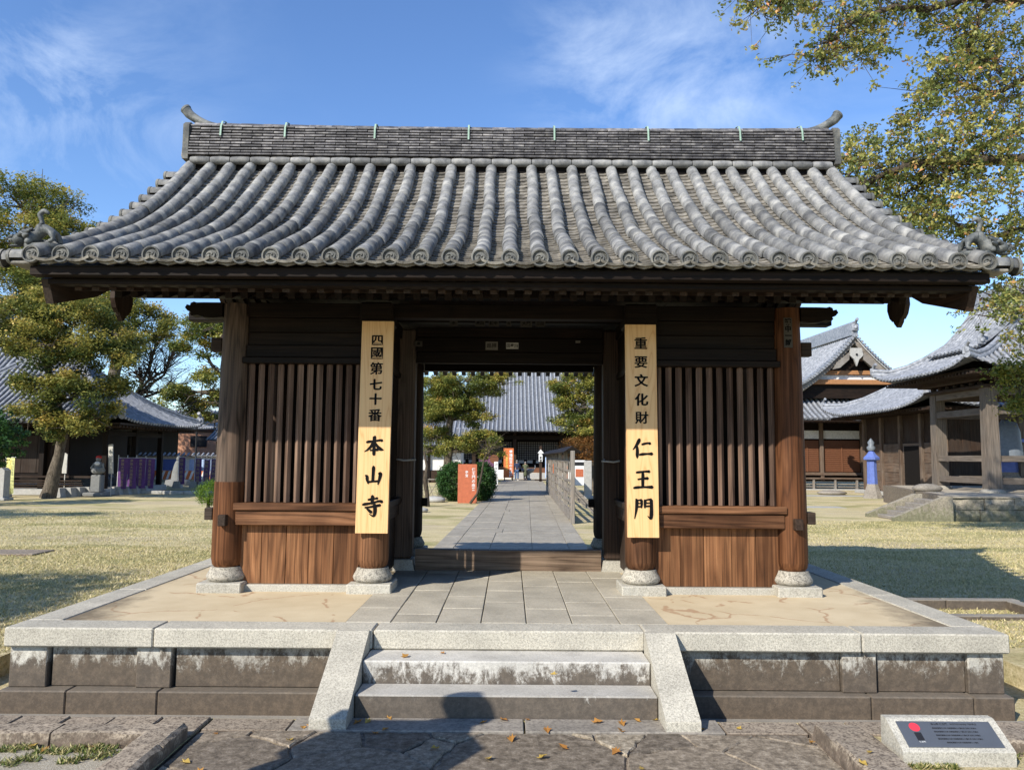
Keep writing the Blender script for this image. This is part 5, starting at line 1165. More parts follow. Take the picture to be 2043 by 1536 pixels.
# ---- hall behind the bell tower (long slope facing the path)
h3=thing('shrine_hall','dark timber hall with pale grey tiled slope between the bell tower and the gabled hall','hall',(24,40,0))
hip_roof(18.5,29.5,34.2,45.8,4.3,3.6,h3,ridge='y',up=0.6,spacing=0.26,stuff=(False,True,True,False),a=0.55,nt=7,inset=4.5,r=0.075)
ridge_bar((24,38.7,7.8),(24,41.3,7.8),0.4,0.6,h3,name='main_ridge'); eaves_under(18.8,29.2,34.5,45.5,4.35,h3); rafters_far(18.6,29.4,34.3,45.7,4.4,h3,'LF',0.28)
for c in ((18.6,34.3,4.95),(18.6,45.7,4.95)): finial(c,1.1,h3)
B('wall',(20.4,36.0,0.2),(28.2,44.4,4.2),'mid_z',h3,0); B('plinth',(19.9,35.5,0),(28.7,44.9,0.2),'palestone',h3,0.02)
for k in range(5): B('column',(20.22,36.0+k*2.05,0.2),(20.44,36.22+k*2.05,4.2),'midlit_z',h3,0.02)
for k in range(4):
    y=36.24+k*2.05
    for j in range(5): B('wall_board',(20.34,y,0.25+j*0.5),(20.38,y+1.8,0.25+j*0.5+0.49),'midlit_y',h3,0.01)
B('doorway',(20.31,38.4,0.3),(20.335,39.9,2.6),'void',h3,0)  # dark panel painted in place of the shaded door opening
# ---- gabled hall (shoin) facing us
h4=thing('gabled_hall','long low hall with white carved gable and brown slatted shutters right of the gate','hall',(19,48,0))
gx=at(1703,665,46).x; 
slope_roof((10.0,44.4,4.15),(23.6,44.4,4.15),3.2,1.75,0,0,(0,1),h4,spacing=0.33,up=0.0,a=0.8,r=0.085)
# gable: two slopes running back
gyf=45.6; gh=9.25; zb=6.2; hw=5.0
pk=Vector((gx,gyf,gh))
slope_roof((gx-hw,64,zb-0.5),(gx-hw,gyf,zb-0.5),hw,gh-zb+0.5,0,0,(1,0),h4,spacing=0.33,up=0.0,a=0.35,r=0.085,nt=8); slope_roof((gx+hw,gyf,zb-0.5),(gx+hw,64,zb-0.5),hw,gh-zb+0.5,0,0,(-1,0),h4,spacing=0.33,up=0.0,a=0.35,r=0.085,nt=8,stuff=True)
def gcurve(u): return zb-0.5+(gh-zb+0.5)*(0.35*u+0.65*u*u)
for s in (-1,1):
    m=MB(); pts=[Vector((gx+s*hw*(1-i/8),gyf-0.05,gcurve(i/8)+0.12)) for i in range(9)]
    for i in range(8):
        a,b=pts[i],pts[i+1]; nseg=4
        for k in range(nseg):
            c=a.lerp(b,(k+0.5)/nseg); m.tube([c+Vector((0,-0.25,-0.05)),c+Vector((0,0.35,0.02))],0.085,7)
    m.build('verge_tiles','fartile',h4,kind='stuff')
    poly=[(p.x,p.z-0.12) for p in pts]+[(p.x,p.z-0.55) for p in pts[::-1]]; MB().prism(poly,gyf+0.02,gyf+0.12,'y').build('bargeboard','grey_x',h4)
    poly=[(p.x,p.z-0.04) for p in pts]+[(p.x,p.z-0.2) for p in pts[::-1]]; MB().prism(poly,gyf-0.12,gyf-0.04,'y').build('verge_board','plaster',h4)
tri=[(gx-hw*0.86,gcurve(0.14)-0.4),(gx+hw*0.86,gcurve(0.14)-0.4)]+[(gx+hw*(1-i/6)*0.9,gcurve(i/6)-0.4) for i in range(1,7)]+[(gx-hw*(1-i/6)*0.9,gcurve(i/6)-0.4) for i in range(5,0,-1)]
MB().prism(tri,gyf+0.7,gyf+0.8,'y').build('gable_wall','dark_x',h4)
B('gable_beam',(gx-3.2,gyf+0.4,6.35),(gx+3.2,gyf+0.69,6.65),'orangebeam',h4,0.02); B('gable_beam',(gx-2.2,gyf+0.4,6.95),(gx+2.2,gyf+0.69,7.2),'orangebeam',h4,0.02); B('gable_panel',(gx-2.6,gyf+0.6,6.66),(gx+2.6,gyf+0.69,6.94),'plaster',h4,0)
MB().prism([(gx-0.35,gh-0.75),(gx+0.35,gh-0.75),(gx+0.42,gh-1.2),(gx+0.15,gh-1.45),(gx,gh-1.85),(gx-0.15,gh-1.45),(gx-0.42,gh-1.2)],gyf-0.25,gyf-0.1,'y').build('gable_pendant','palestone',h4)
for s in (-1,1): MB().prism([(gx+s*0.42,gh-1.0),(gx+s*1.2,gh-1.6),(gx+s*1.5,gh-2.05),(gx+s*1.05,gh-1.95),(gx+s*0.45,gh-1.45)],gyf-0.2,gyf-0.1,'y').build('pendant_wing','grey_x',h4)
MB().tube([(gx,gyf-0.3,gh-1.15),(gx,gyf-0.1,gh-1.15)],0.07,10).build('boss','black',h4)
ridge_bar((gx,gyf-0.1,gh+0.05),(gx,64,gh+0.35),0.4,0.7,h4,name='main_ridge'); finial((gx,gyf-0.2,gh+0.3),1.5,h4)
B('wall',(10.5,46.4,0.5),(23.8,50,4.3),'dark_x',h4,0); B('fascia_board',(10,44.45,4.02),(23.6,44.5,4.10),'mid_x',h4,0); rafters_far(10,23.6,44.3,50,4.2,h4,'F',0.33)
B('white_frieze',(10.6,46.34,3.05),(21.2,46.38,3.55),'plaster',h4,0)
for x in (12.0,14.0,16.8,18.6,21.2,23.4): B('column',(x-0.11,46.1,0.5),(x+0.11,46.33,4.2),'midlit_z',h4,0.02)
x=14.15
for (a,b) in ((12.15,13.85),(14.15,16.65),(16.95,18.45),(18.75,21.05),(21.35,23.25)):
    sh=B('shutter',(a,46.30,1.05),(b,46.335,2.95),'redwood',h4,0)
    for k in range(16): B('slat',(a+0.02,46.26,1.1+k*0.115),(b-0.02,46.298,1.1+k*0.115+0.06),'redwood',sh,0)
    B('mullion',((a+b)/2-0.03,46.22,1.05),((a+b)/2+0.03,46.258,2.95),'redwood',sh,0)
B('sill',(10.6,46.05,0.85),(23.6,46.4,1.02),'midlit_x',h4,0.01); B('veranda',(10.6,45.5,0.62),(23.6,46.3,0.72),'midlit_x',h4,0.01)
for k in range(10): B('veranda_post',(11.0+k*1.35,45.55,0.05),(11.12+k*1.35,45.67,0.62),'grey_z',h4,0)
for k in range(3): B('underfloor_rail',(10.7,45.72,0.15+k*0.16),(23.5,45.76,0.21+k*0.16),'grey_x',h4,0)
B('stone_apron',(10.0,44.8,0),(24.0,46.0,0.06),'palestone',h4,0.01)
h4.location=(20.2,51,0); h4.scale=(1,1,1.05)
# blue wrapped lanterns
for px,Y,lab,s in ((1741,38.5,'tall stone lantern wrapped in blue sheet left of the bell tower',0.999),(2012,31.5,'wide lantern wrapped in blue sheet seen through the bell tower',1.6)):
    p=at(px,980,Y); t=thing('wrapped_lantern',lab,'lantern',(p.x,Y,0))
    bz0=0.0 if s<1 else 0.74; s=0.78 if s<1 else s
    x=p.x; m=MB(); m.lathe([(0.62*s,bz0),(0.5*s,bz0+0.3),(0.36*s,bz0+0.62),(0.34*s,bz0+0.7)],(x,Y,0),8,False).build('stone_foot','stepstone',t)
    m=MB(); m.lathe([(0.33*s,bz0+0.7),(0.30*s,bz0+1.5),(0.30*s,bz0+1.85),(0.5*s,bz0+1.9),(0.5*s,bz0+2.0),(0.3*s,bz0+2.15),(0.05,bz0+2.4)],(x,Y,0),8,False).build('blue_wrap','blue',t)
    MB().lathe([(0.16,bz0+2.35),(0.22,bz0+2.5),(0.12,bz0+2.6),(0.17,bz0+2.75),(0.02,bz0+2.95)],(x,Y,0),10).build('finial','steel',t)
# stones on the right lawn
for px,py,w,h,lab in ((1660,990,1.6,.25,'low flat stone at the left end of the hall forecourt'),(1850,973,1.1,.3,'pale boulder between the bell tower posts')):
    Y=42 if px<1700 else 28.6; p=at(px,py,Y); t=MB(); t.blob((p.x,Y,(0.1 if px<1700 else 0.86)),(w/2,w*0.35,h*0.6),None,2); o=t.build('garden_stone','stepstone'); tag(o,lab,'stone')
struct('forecourt_strip',MB().box((7.0,30.5,-0.05),(13.2,31.4,0.012)),'palestone'); struct('forecourt_strip',MB().box((8,40.0,-0.05),(24,41.2,0.012)),'palestone')

# ============================================================ THINGS ALONG THE PATH
def P(px,py,Y): return at(px,py,Y)
t=thing('notice_fence','weathered timber notice fence with narrow roof along the right of the path','fence',(1.95,32,0))
fx=lambda y:1.80+(y-22.3)*0.0126
Y0_,Y1_=22.3,43.0; nb=6
for k in range(nb+1):
    y=Y0_+(Y1_-Y0_)*k/nb; B('post',(fx(y)-0.06,y-0.07,0),(fx(y)+0.06,y+0.07,2.08),'grey_z',t,0.01)
    MB().prism([(fx(y)+0.05,0.95),(fx(y)+0.05,1.08),(fx(y)+0.95,0.10),(fx(y)+0.95,0.0)],y-0.04,y+0.04,'y').build('brace','grey_x',t)
for k in range(nb):
    ya=Y0_+(Y1_-Y0_)*k/nb+0.08; yb=Y0_+(Y1_-Y0_)*(k+1)/nb-0.08
    for z in (0.55,0.85,1.15,1.45,1.75): B('rail',(fx(ya)-0.02,ya,z),(fx(yb)+0.02,yb,z+0.055),'grey_y',t,0)
    for q in range(1,4): y=ya+(yb-ya)*q/4; B('upright',(fx(y)-0.045,y-0.02,0.35),(fx(y)-0.021,y+0.02,1.9),'grey_z',t,0)
    B('skirt_board',(fx(ya)-0.015,ya,0.04),(fx(yb)+0.015,yb,0.34),'grey_y',t,0)
    MB().prism([(fx(ya)-0.26,2.05),(fx(ya),2.22),(fx(ya)+0.26,2.05),(fx(ya)+0.26,2.02),(fx(ya),2.17),(fx(ya)-0.26,2.02)],ya-0.1,yb+0.1,'y').build('roof_board','dark_y',t)
for k in range(4): B('pinned_card',(fx(34)-0.06,25.6+k*4.1,1.2),(fx(34)-0.05,26.0+k*4.1,1.6),'paper' if k%2 else 'orange',t,0)
# terracotta panel with white lettering
p0=P(913,1003,31.8); p1=P(952,926,31.8)
t=thing('terracotta_sign','upright terracotta sign panel with small white lettering beside the clipped shrub','sign',((p0.x+p1.x)/2,31.8,0)); B('panel',(p0.x,31.77,0.0),(p1.x,31.83,p1.z),'terracotta',t,0.01)
text('lettering','仁王門の由来',0.15,'white',t,(p1.x-0.14,31.765,p1.z-0.62),(PI/2,0,0),0.001,0.002,True); text('lettering','寺宝',0.13,'white',t,(p1.x-0.42,31.765,p1.z-0.4),(PI/2,0,0),0.001,0.002,True)
# orange vertical sign and white vertical board near the hall
def board(name,lab,pxa,pxb,pyt,Y,mat,txts,foot=True,cat='sign',z0=0.25):
    a=P(pxa,pyt,Y); b=P(pxb,pyt,Y); t=thing(name,lab,cat,((a.x+b.x)/2,Y,0)); B('board',(a.x,Y-0.04,z0),(b.x,Y+0.04,a.z),mat,t,0.01)
    if foot: 
        for x in (a.x+0.08,b.x-0.08): B('leg',(x-0.04,Y+0.045,0),(x+0.04,Y+0.11,a.z-0.2),'mid_z',t,0)
    for (s,sz,m_,fx_,top) in txts: text('lettering',s,sz,m_,t,(a.x+(b.x-a.x)*fx_,Y-0.045,a.z-top-len(s)*sz*0.53),(PI/2,0,0),0.001,sz*0.025,True)
    return t
board('tall_sign','tall orange sign board with white vertical lettering near the hall steps',1005,1025,894,62,'orange',[('霊場国宝の大修理',0.26,'white',0.72,0.15),('御開帳特別拝観',0.17,'gold',0.32,0.55)])
board('tall_sign','narrow white sign board with black lettering left of the path',986,994,921,50,'white',[('ペット禁止',0.2,'ink',0.5,0.1)],z0=0.05)
t=board('post_sign','white pointed name board on a dark post right of the path end',1075,1082.5,901,60,'white',[('本堂',0.22,'ink',0.5,0.35)],False,z0=1.55)
B('post',(t.location.x-0.1,60.05,0),(t.location.x+0.1,60.2,2.75),'mid_z',t,0); B('foot_frame',(t.location.x-0.45,60.05,0.1),(t.location.x+0.45,60.2,0.2),'mid_x',t,0); MB().prism([(t.location.x-0.24,2.2),(t.location.x+0.24,2.2),(t.location.x,2.5)],59.9,60.0,'y').build('cap','white',t)
# incense burner between the people
t=thing('incense_burner','dark footed incense burner with pale dish in front of the hall','incense burner',(1.45,63.5,0))
MB().lathe([(0.3,0),(0.3,0.1),(0.18,0.2),(0.18,0.55),(0.5,0.7),(0.52,0.95),(0.46,0.97),(0.4,0.9)],(1.45,63.5,0),16).build('bowl','steel',t)
for s in (-1,1): MB().tube([(1.45+s*0.48,63.5,0.85),(1.45+s*0.62,63.5,1.05),(1.45+s*0.6,63.5,1.25)],[0.05,0.05,0.03],6).build('handle','steel',t)
# white stand, pale post, blue box
t=thing('sandwich_board','white sign stand with red picture right of the notice fence','sign',(P(1156,950,40).x,40,0)); x=P(1156,950,40).x
B('panel',(x-0.32,39.97,0.45),(x+0.32,40.03,1.75),'white',t,0.03); B('picture',(x-0.2,39.955,0.9),(x+0.2,39.968,1.3),'terracotta',t,0); B('header',(x-0.28,39.955,1.48),(x+0.28,39.968,1.66),'black',t,0)
for s in (-1,1): B('leg',(x+s*0.28-0.02,39.9,0),(x+s*0.28+0.02,40.1,0.45),'steel',t,0)
x=P(1173,980,36).x; t=thing('stone_post','pale square stone post at the right side of the passage view','post',(x,36,0)); B('shaft',(x-0.17,35.85,0.02),(x+0.17,36.15,1.75),'palestone',t,0.02); B('foot',(x-0.28,35.75,0),(x+0.28,36.25,0.12),'palestone',t,0.02)
x=P(1094,960,52).x; t=thing('post_box','pale blue stand beside the far end of the notice fence','stand',(x,52,0)); B('box',(x-0.2,51.9,0.5),(x+0.25,52.3,1.9),'paleblue',t,0.03); B('leg',(x-0.1,52,0),(x+0.1,52.2,0.5),'steel',t,0)
x=P(972,940,55).x; t=thing('purple_curtain','dull purple curtained booth left of the orange sign','booth',(x,55,0)); B('curtain',(x-0.55,54.9,0.5),(x+0.55,55.3,2.1),'purple2',t,0.02); B('base',(x-0.6,54.85,0),(x+0.6,55.4,0.5),'palestone',t,0.02); B('roof',(x-0.75,54.7,2.12),(x+0.75,55.6,2.3),'dark_x',t,0.03)
x=P(968,920,52).x; t=thing('small_signpost','thin post with a small rounded red sign left of the path','signpost',(x+0.6,52,0)); B('post',(x+0.57,51.97,0),(x+0.63,52.03,1.7),'dark_z',t,0); MB().lathe([(0.002,-0.03),(0.28,-0.03),(0.28,0.03),(0.002,0.03)],(0,0,0),18); mm_=MB().tube([(x+0.6,51.9,1.75),(x+0.6,51.96,1.75)],0.3,18); mm_.build('plate','redwood',t)
# low buildings behind the left garden
t=thing('garden_house','low white plastered building with dark posts behind the garden trees','building',(-6,54,0))
B('wall',(-14,56.5,0),(-3.6,60,2.6),'plaster',t,0); 
for k in range(7): B('post',(-13.5+k*1.5,56.3,0),(-13.3+k*1.5,56.48,2.6),'dark_z',t,0)
B('lower_boards',(-13.9,56.40,0),(-3.7,56.48,0.9),'mid_x',t,0); slope_roof((-14.6,55.4,2.7),(-3.0,55.4,2.7),3,1.3,0,0,(0,1),t,spacing=0.4,up=0,stuff=True); slope_roof((-3.0,61.4,2.7),(-14.6,61.4,2.7),3,1.3,0,0,(0,-1),t,spacing=0.5,up=0,stuff=True)
t=thing('bamboo_fence','low thin bamboo fence left of the clipped shrubs','fence',(-3.9,37,0)); 
for k in range(14): a=-5.4+k*0.22; MB().tube([(a,37,0),(a+(0.5 if k%2 else -0.3),37.05,0.85)],0.016,5).build('cane','grey_z',t)
MB().tube([(-5.6,37,0.78),(-2.4,37,0.8)],0.035,6).build('rail','grey_x',t)
for px,py,s in ((895,990,1.0),(870,1010,0.7)): 
    p=atz(px,py+12); o=MB().blob((p.x-0.6,p.y,0.1*s),(0.5*s,0.35*s,0.16*s),None,2).build('garden_stone','palestone'); tag(o,'flat pale garden stone beside the left path edge, %s one'%('larger' if s==1 else 'smaller'),'stone')

# ============================================================ PEOPLE
def person(label,x,y,rz,coat,legs,h=1.66,skirt=False,hair='hair',arms=((0.24,-0.10,0.98),(0.12,-0.30,1.05)),group=None,lean=0.0):
    t=thing('person',label,'person',(0,0,0)); k=h/1.7
    hip=(0,0,0.93*k); sc=lambda *v:tuple(a*k for a in v)
    vs=[sc(0,0,0.95),sc(0,0.0+lean*.3,1.15),sc(0,0.0+lean*.7,1.36),sc(0,lean,1.47),sc(0,lean-0.01,1.55),sc(0,lean-0.02,1.62)]
    ed=chain(vs); rad=[.13,.115,.13,.06,.07,.075]; rad=[r*k for r in rad]
    def addc(start,pts,rs):
        prev=start
        for p,r in zip(pts,rs): vs.append(sc(*p)); ed.append((prev,len(vs)-1)); rad.append(r*k); prev=len(vs)-1
        return prev
    hands=[]
    for s,(hx,hy,hz) in zip((-1,1),arms):
        sh=(s*0.18,lean*.8,1.40); el=(s*0.25,lean*.5-0.04,1.14); e=addc(2,[sh,el,(s*hx,hy,hz)],[.058,.045,.03]); hands.append((e,s,hx,hy,hz))
        e2=addc(e,[(s*hx,hy-0.07,hz-0.03)],[.032])
        for q in range(4): addc(e2,[(s*hx+(q-1.5)*0.02,hy-0.12,hz-0.04),(s*hx+(q-1.5)*0.021,hy-0.15,hz-0.07)],[.009,.008])
        addc(e,[(s*hx-s*0.045,hy-0.05,hz-0.01),(s*hx-s*0.055,hy-0.09,hz-0.02)],[.011,.009])
    for s in (-1,1): addc(0,[(s*0.09,0,0.86),(s*0.10,-0.01,0.48),(s*0.10,0.02,0.10),(s*0.10,-0.11,0.04)],[.09,.062,.042,.04])
    skin('body',vs,ed,rad,'skin',t,1,0)
    cv=[sc(0,0,0.90),sc(0,lean*.3,1.15),sc(0,lean*.7,1.37),sc(0,lean,1.45)]; ce=chain(cv); cr=[.155*k,.14*k,.15*k,.075*k]
    for s,(hx,hy,hz) in zip((-1,1),arms):
        b=len(cv); cv+=[sc(s*0.19,lean*.8,1.40),sc(s*0.255,lean*.5-0.04,1.14),sc(s*hx,hy+0.04,hz+0.01)]; ce+=[(2,b),(b,b+1),(b+1,b+2)]; cr+=[.072*k,.06*k,.046*k]
    if skirt: cv+=[sc(0,0,0.62),sc(0,0,0.34)]; ce+=[(0,len(cv)-2),(len(cv)-2,len(cv)-1)]; cr+=[.17*k,.2*k]
    skin('coat',cv,ce,cr,coat,t,1,1)
    lv=[sc(0,0,0.92)]; le=[]; lr=[.13*k]
    for s in (-1,1): b=len(lv); lv+=[sc(s*0.09,0,0.84),sc(s*0.10,-0.01,0.48),sc(s*0.10,0.02,0.12)]; le+=[(0,b),(b,b+1),(b+1,b+2)]; lr+=[.105*k,.078*k,.062*k]
    skin('trousers',lv,le,lr,legs,t,1,0)
    m=MB(); m.blob(sc(0,lean+0.015,1.625),(.093*k,.10*k,.10*k),None,2); m.build('hair',hair,t)
    m=MB(); m.blob(sc(0,lean-0.11,1.585),(.012*k,.018*k,.02*k)); 
    for s in (-1,1): m.blob(sc(s*0.034,lean-0.098,1.61),(.011*k,.008*k,.007*k)); m.blob(sc(s*0.085,lean-0.01,1.59),(.012*k,.02*k,.03*k))
    m.build('face_features','skin',t)
    for s in (-1,1): B('shoe',tuple(a*k for a in (s*0.10-0.045,-0.17,0)),tuple(a*k for a in (s*0.10+0.045,0.09,0.08)),'white' if legs=='denim' else 'black',t,0.02)
    move_thing(t,(x,y,0.022),rz); return t
p=P(1031,958,62); person('grey haired person in navy jacket and blue jeans seen from behind by the hall',p.x,62,PI,'navy','denim',1.62,arms=((0.22,-0.12,1.0),(0.20,-0.22,1.05)))
p=P(1048,958,62.5); person('person in long dark olive coat standing at the incense burner',p.x,62.5,PI,'olive','black',1.5,True,'hair',((0.24,-0.2,1.15),(0.26,-0.22,1.3)),lean=-0.05)

# ============================================================ LEFT FORECOURT THINGS
def banner(name,px,pyt,Y,w,h,mat,lab,txt,tm_,group,base=True,top=None):
    a=P(px,pyt,Y); x=a.x; zt=a.z; t=thing(name,lab,'banner',(x,Y,0),group)
    MB().tube([(x-w/2-0.03,Y,0.1),(x-w/2-0.03,Y,zt+0.12)],0.016,6).build('pole','white',t); MB().tube([(x-w/2-0.06,Y,zt),(x+w/2+0.04,Y,zt)],0.010,5).build('crossbar','white',t)
    rg=random.Random(int(px)); m=MB(); vs=[]; nz=14; ph=rg.uniform(0,6)
    for j in range(nz+1):
        for i in range(5):
            u=i/4; v=j/nz; vs.append((x-w/2+w*u,Y-0.01+0.05*math.sin(ph+u*5+v*4)*v,zt-0.02-h*v))
    m.add(vs,[(j*5+i,j*5+i+1,j*5+i+6,j*5+i+5) for j in range(nz) for i in range(4)],True); c=m.build('cloth',mat,t)
    text('lettering',txt,h/len(txt)*0.86,tm_,t,(x,Y-0.085,zt-h*0.5),(PI/2,0,0),0.0005,0.001,True)
    if base: MB().prism([(x-w/2-0.28,0),(x-w/2+0.22,0),(x-w/2+0.12,0.38),(x-w/2-0.18,0.38)],Y-0.2,Y+0.2,'y').build('concrete_foot','palestone',t)
    return t
labs=['purple banner at the left end of the row of four before the side hall','purple banner second from the left before the side hall','purple banner third from the left before the side hall','purple banner at the right end of the row of four before the side hall']
for i,(px,pt_) in enumerate(((247,913),(265,913),(283,913),(301,914))): banner('banner',px,pt_,36.2+0.4*i,0.42,1.42,'purple',labs[i],'南無大師遍照金剛','gold2','purple votive banners')
for i,(px,pt_) in enumerate(((364,912),(397,914),(414,916),(428,915))): banner('banner',px,pt_,44,0.34,1.5,'purple',['far purple banner nearest the hall corner post','far purple banner second along, right of the lamp post','far purple banner third along near the green shrub','far purple banner closest to the gate column'][i],'南無大師遍照','gold2','far purple banners')
banner('banner',22,912,33.5,0.36,1.55,'yellow','pale yellow banner at the far left edge by the stone post','四国第七十番','gold',None)
p=atz(3,998); t=thing('stone_post','pale carved stone post at the left edge of the picture','post',(p.x,p.y,0)); MB().prism([(p.x-0.17,0),(p.x+0.17,0),(p.x+0.17,1.2),(p.x+0.05,1.3),(p.x-0.17,1.25)],p.y-0.2,p.y+0.2,'y').build('shaft','palestone',t); B('foot',(p.x-0.3,p.y-0.3,0),(p.x+0.3,p.y+0.3,0.1),'palestone',t,0.02)
# stone bases in a row
for i,px in enumerate((115,137,155,174)):
    p=atz(px,992-i); t=MB().prism([(p.x-0.26,0),(p.x+0.26,0),(p.x+0.18,0.4),(p.x-0.18,0.4)],p.y-0.22,p.y+0.22,'y').build('concrete_block','palestone'); tag(t,'small tapered concrete block, number %s along from the tree trunk'%['one','two','three','four'][i],'concrete block','tapered concrete blocks by the tree')
# statue with red hat
p=atz(193,990); X,Y=p.x,p.y; t=thing('stone_statue','small seated stone statue wearing a red knitted hat and white bib','statue',(X,Y,0))
B('pedestal',(X-0.45,Y-0.4,0),(X+0.45,Y+0.4,0.18),'statue',t,0.04); B('pedestal',(X-0.22,Y-0.2,0.18),(X+0.22,Y+0.2,0.95),'statue',t,0.04)
m=MB(); m.blob((X,Y,1.15),(0.30,0.26,0.2),None,2); m.blob((X,Y,1.35),(0.19,0.16,0.22),None,2); m.blob((X,Y-0.02,1.65),(0.11,0.12,0.13),None,2)
m.tube([(X-0.18,Y,1.45),(X-0.26,Y-0.08,1.25),(X-0.05,Y-0.2,1.2)],[.06,.055,.04],7); m.tube([(X+0.18,Y,1.45),(X+0.26,Y-0.08,1.25),(X+0.05,Y-0.2,1.2)],[.06,.055,.04],7); m.build('figure','statue',t)
MB().blob((X,Y,1.73),(0.125,0.135,0.09),None,2).build('hat','red',t); MB().blob((X,Y-0.12,1.46),(0.12,0.06,0.09),None,2).build('bib','white',t)
for i,(px,w,h) in enumerate(((165,1.3,0.95),(205,0.9,0.85),(226,1.2,0.75),(214,0.5,1.0))):
    p=P(px,975,38+i*0.3); t=MB().prism([(p.x-w/2,0),(p.x+w/2,0),(p.x+w*0.42,h*0.7),(p.x+w*0.1,h),(p.x-w*0.4,h*0.95)],37.9+i*0.3,38.2+i*0.3,'y').build('inscribed_slab','greyslab'); tag(t,['wide grey stone slab left of the red hatted statue','grey stone slab right behind the red hatted statue','low grey stone slab left of the purple banners','narrow upright stone between statue and purple banners'][i],'stone slab')
B_s=thing('stone_curb','long pale stone curb along the front of the side hall','curb',(-17,37.2,0))
for k in range(9): B('curb_stone',(-20.5+k*1.0,37.0,0),(-19.52+k*1.0,37.3,0.16),'palestone',B_s,0.02)
# seated grey figure and lamp posts further right
X=P(355,960,47).x; t=thing('stone_figure','grey stone figure on a round base between the far purple banners','statue',(X,47,0)); m=MB(); m.lathe([(0.75,0),(0.7,0.35),(0.4,0.4),(0.36,0.8),(0.25,1.3),(0.16,1.5)],(X,47,0),12); m.build('robe','statue',t); MB().blob((X,47,1.62),(0.15,0.15,0.19),None,2).build('head','statue',t)
X=P(388,960,46).x; t=thing('lamp_post','thin black lamp post rising before the ochre house','lamp post',(X,46,0)); MB().tube([(X,46,0),(X,46,3.6)],0.06,8).build('pole','black',t); MB().lathe([(0.05,3.5),(0.16,3.62),(0.18,3.9),(0.22,3.92),(0.05,4.05)],(X,46,0),8).build('lantern_head','black',t)
for px,lab in ((197,'white wooden name plank leaning on a dark post'),(254-0,'slanted white plank hung before the dark hall wall')):
    p=P(129 if px==197 else 222,945,35.0); x=p.x; o=MB().prism([(x-0.1,1.0),(x+0.1,1.0),(x+(0.1 if px==197 else 0.02),1.85 if px==197 else 2.3),(x,1.92 if px==197 else 2.33),(x-(0.1 if px==197 else 0.18),1.85 if px==197 else 2.3)],34.95,35.0,'y'); o.box((x-0.015,35.01,0),(x+0.015,35.04,1.2)); tag(o.build('name_plank','paper'),lab,'plank')
p=atz(40,1104); o=MB().box((p.x-1.0,p.y-0.35,-0.02),(p.x+0.45,p.y+0.35,0.035),0.01).build('ground_plate','rough_kerb'); tag(o,'flat brown plate lying on the left lawn','ground plate')

# ============================================================ PLANTS
def shrub(name,lab,c,r,leaf,size,dens,per,seed,cat='shrub',shell=0.8,spread=0.07):
    t=thing(name,lab,cat,(c[0],c[1],0)); MB().tube([(c[0],c[1],0),(c[0],c[1],c[2])],[0.07,0.04],6).build('stem','bark_dark',t)
    cl,tt=crown_clumps([(c,r)],dens,shell,seed,False); v,q,ti=leaf_arrays(cl,per,spread,size,tt,rng=np.random.RandomState(seed)); link('foliage',np_mesh('foliage',v-np.array([c[0],c[1],0]),q,leaf,ti),(c[0],c[1],0),t); return t
x=P(906,960,33.2).x; shrub('clipped_shrub','round clipped dark green shrub left of the terracotta sign',(x,33.2,0.82),(0.70,0.7,0.80),'leaf_green',0.075,700,30,31)
x=P(962,960,33.4).x; shrub('clipped_shrub','round clipped dark green shrub right of the terracotta sign',(x,33.4,0.82),(0.56,0.6,0.80),'leaf_green',0.075,800,30,32)
x=P(417,975,27).x; shrub('green_shrub','small bright green shrub beside the left gate column',(x,27,0.55),(0.42,0.42,0.45),'leaf_bright',0.06,500,16,33,shell=0.5)
x=P(1155,892,40).x; shrub('rusty_shrub','reddish orange shrub below the yellow tree right in the passage view',(x+0.5,41,2.35),(1.5,1.2,0.75),'leaf_rust',0.09,170,22,34,shell=0.4)
x=P(8,880,28).x; shrub('dark_bush','dark glossy leaved bush at the far left edge',(x-0.9,28,2.4),(1.6,1.4,1.2),'leaf_green',0.13,90,24,35,shell=0.4)
# trees: every one its own trunk, limbs and crown
def bl(lst,Y): return [((P(px,py,Y+dy).x,Y+dy,P(px,py,Y+dy).z),(r,r*0.9,r*rz)) for (px,py,dy,r,rz) in lst]
b=atz(95,994); Yt=b.y
tree('camphor_tree','big camphor tree with leaning pale trunk before the side hall',(b.x,b.y,0),[P(118,905,Yt),P(128,850,Yt),P(105,780,Yt),P(92,720,Yt)],0.21,
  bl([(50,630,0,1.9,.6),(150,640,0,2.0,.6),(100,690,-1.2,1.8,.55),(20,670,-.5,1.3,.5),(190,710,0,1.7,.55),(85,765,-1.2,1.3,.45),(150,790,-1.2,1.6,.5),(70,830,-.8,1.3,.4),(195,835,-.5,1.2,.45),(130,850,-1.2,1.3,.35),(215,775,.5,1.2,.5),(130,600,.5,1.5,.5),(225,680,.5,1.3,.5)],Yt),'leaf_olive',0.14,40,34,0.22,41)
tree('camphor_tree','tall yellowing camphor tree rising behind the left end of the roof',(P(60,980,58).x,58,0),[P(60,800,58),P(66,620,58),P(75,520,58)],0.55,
  bl([(20,390,0,3.2,.6),(80,400,1,2.9,.6),(50,450,-2,3.4,.6),(0,480,0,3.0,.6),(120,440,0,2.6,.6),(150,470,0,2.4,.6),(30,560,-2,3.2,.6),(100,540,0,3.0,.6),(20,620,0,2.6,.6),(190,480,1,2.0,.5),(160,530,1,2.0,.5),(10,540,0,3,.6),(60,600,0,2.8,.6),(120,590,0,2.4,.6)],58),'leaf_yellow',0.22,11,30,0.36,42)
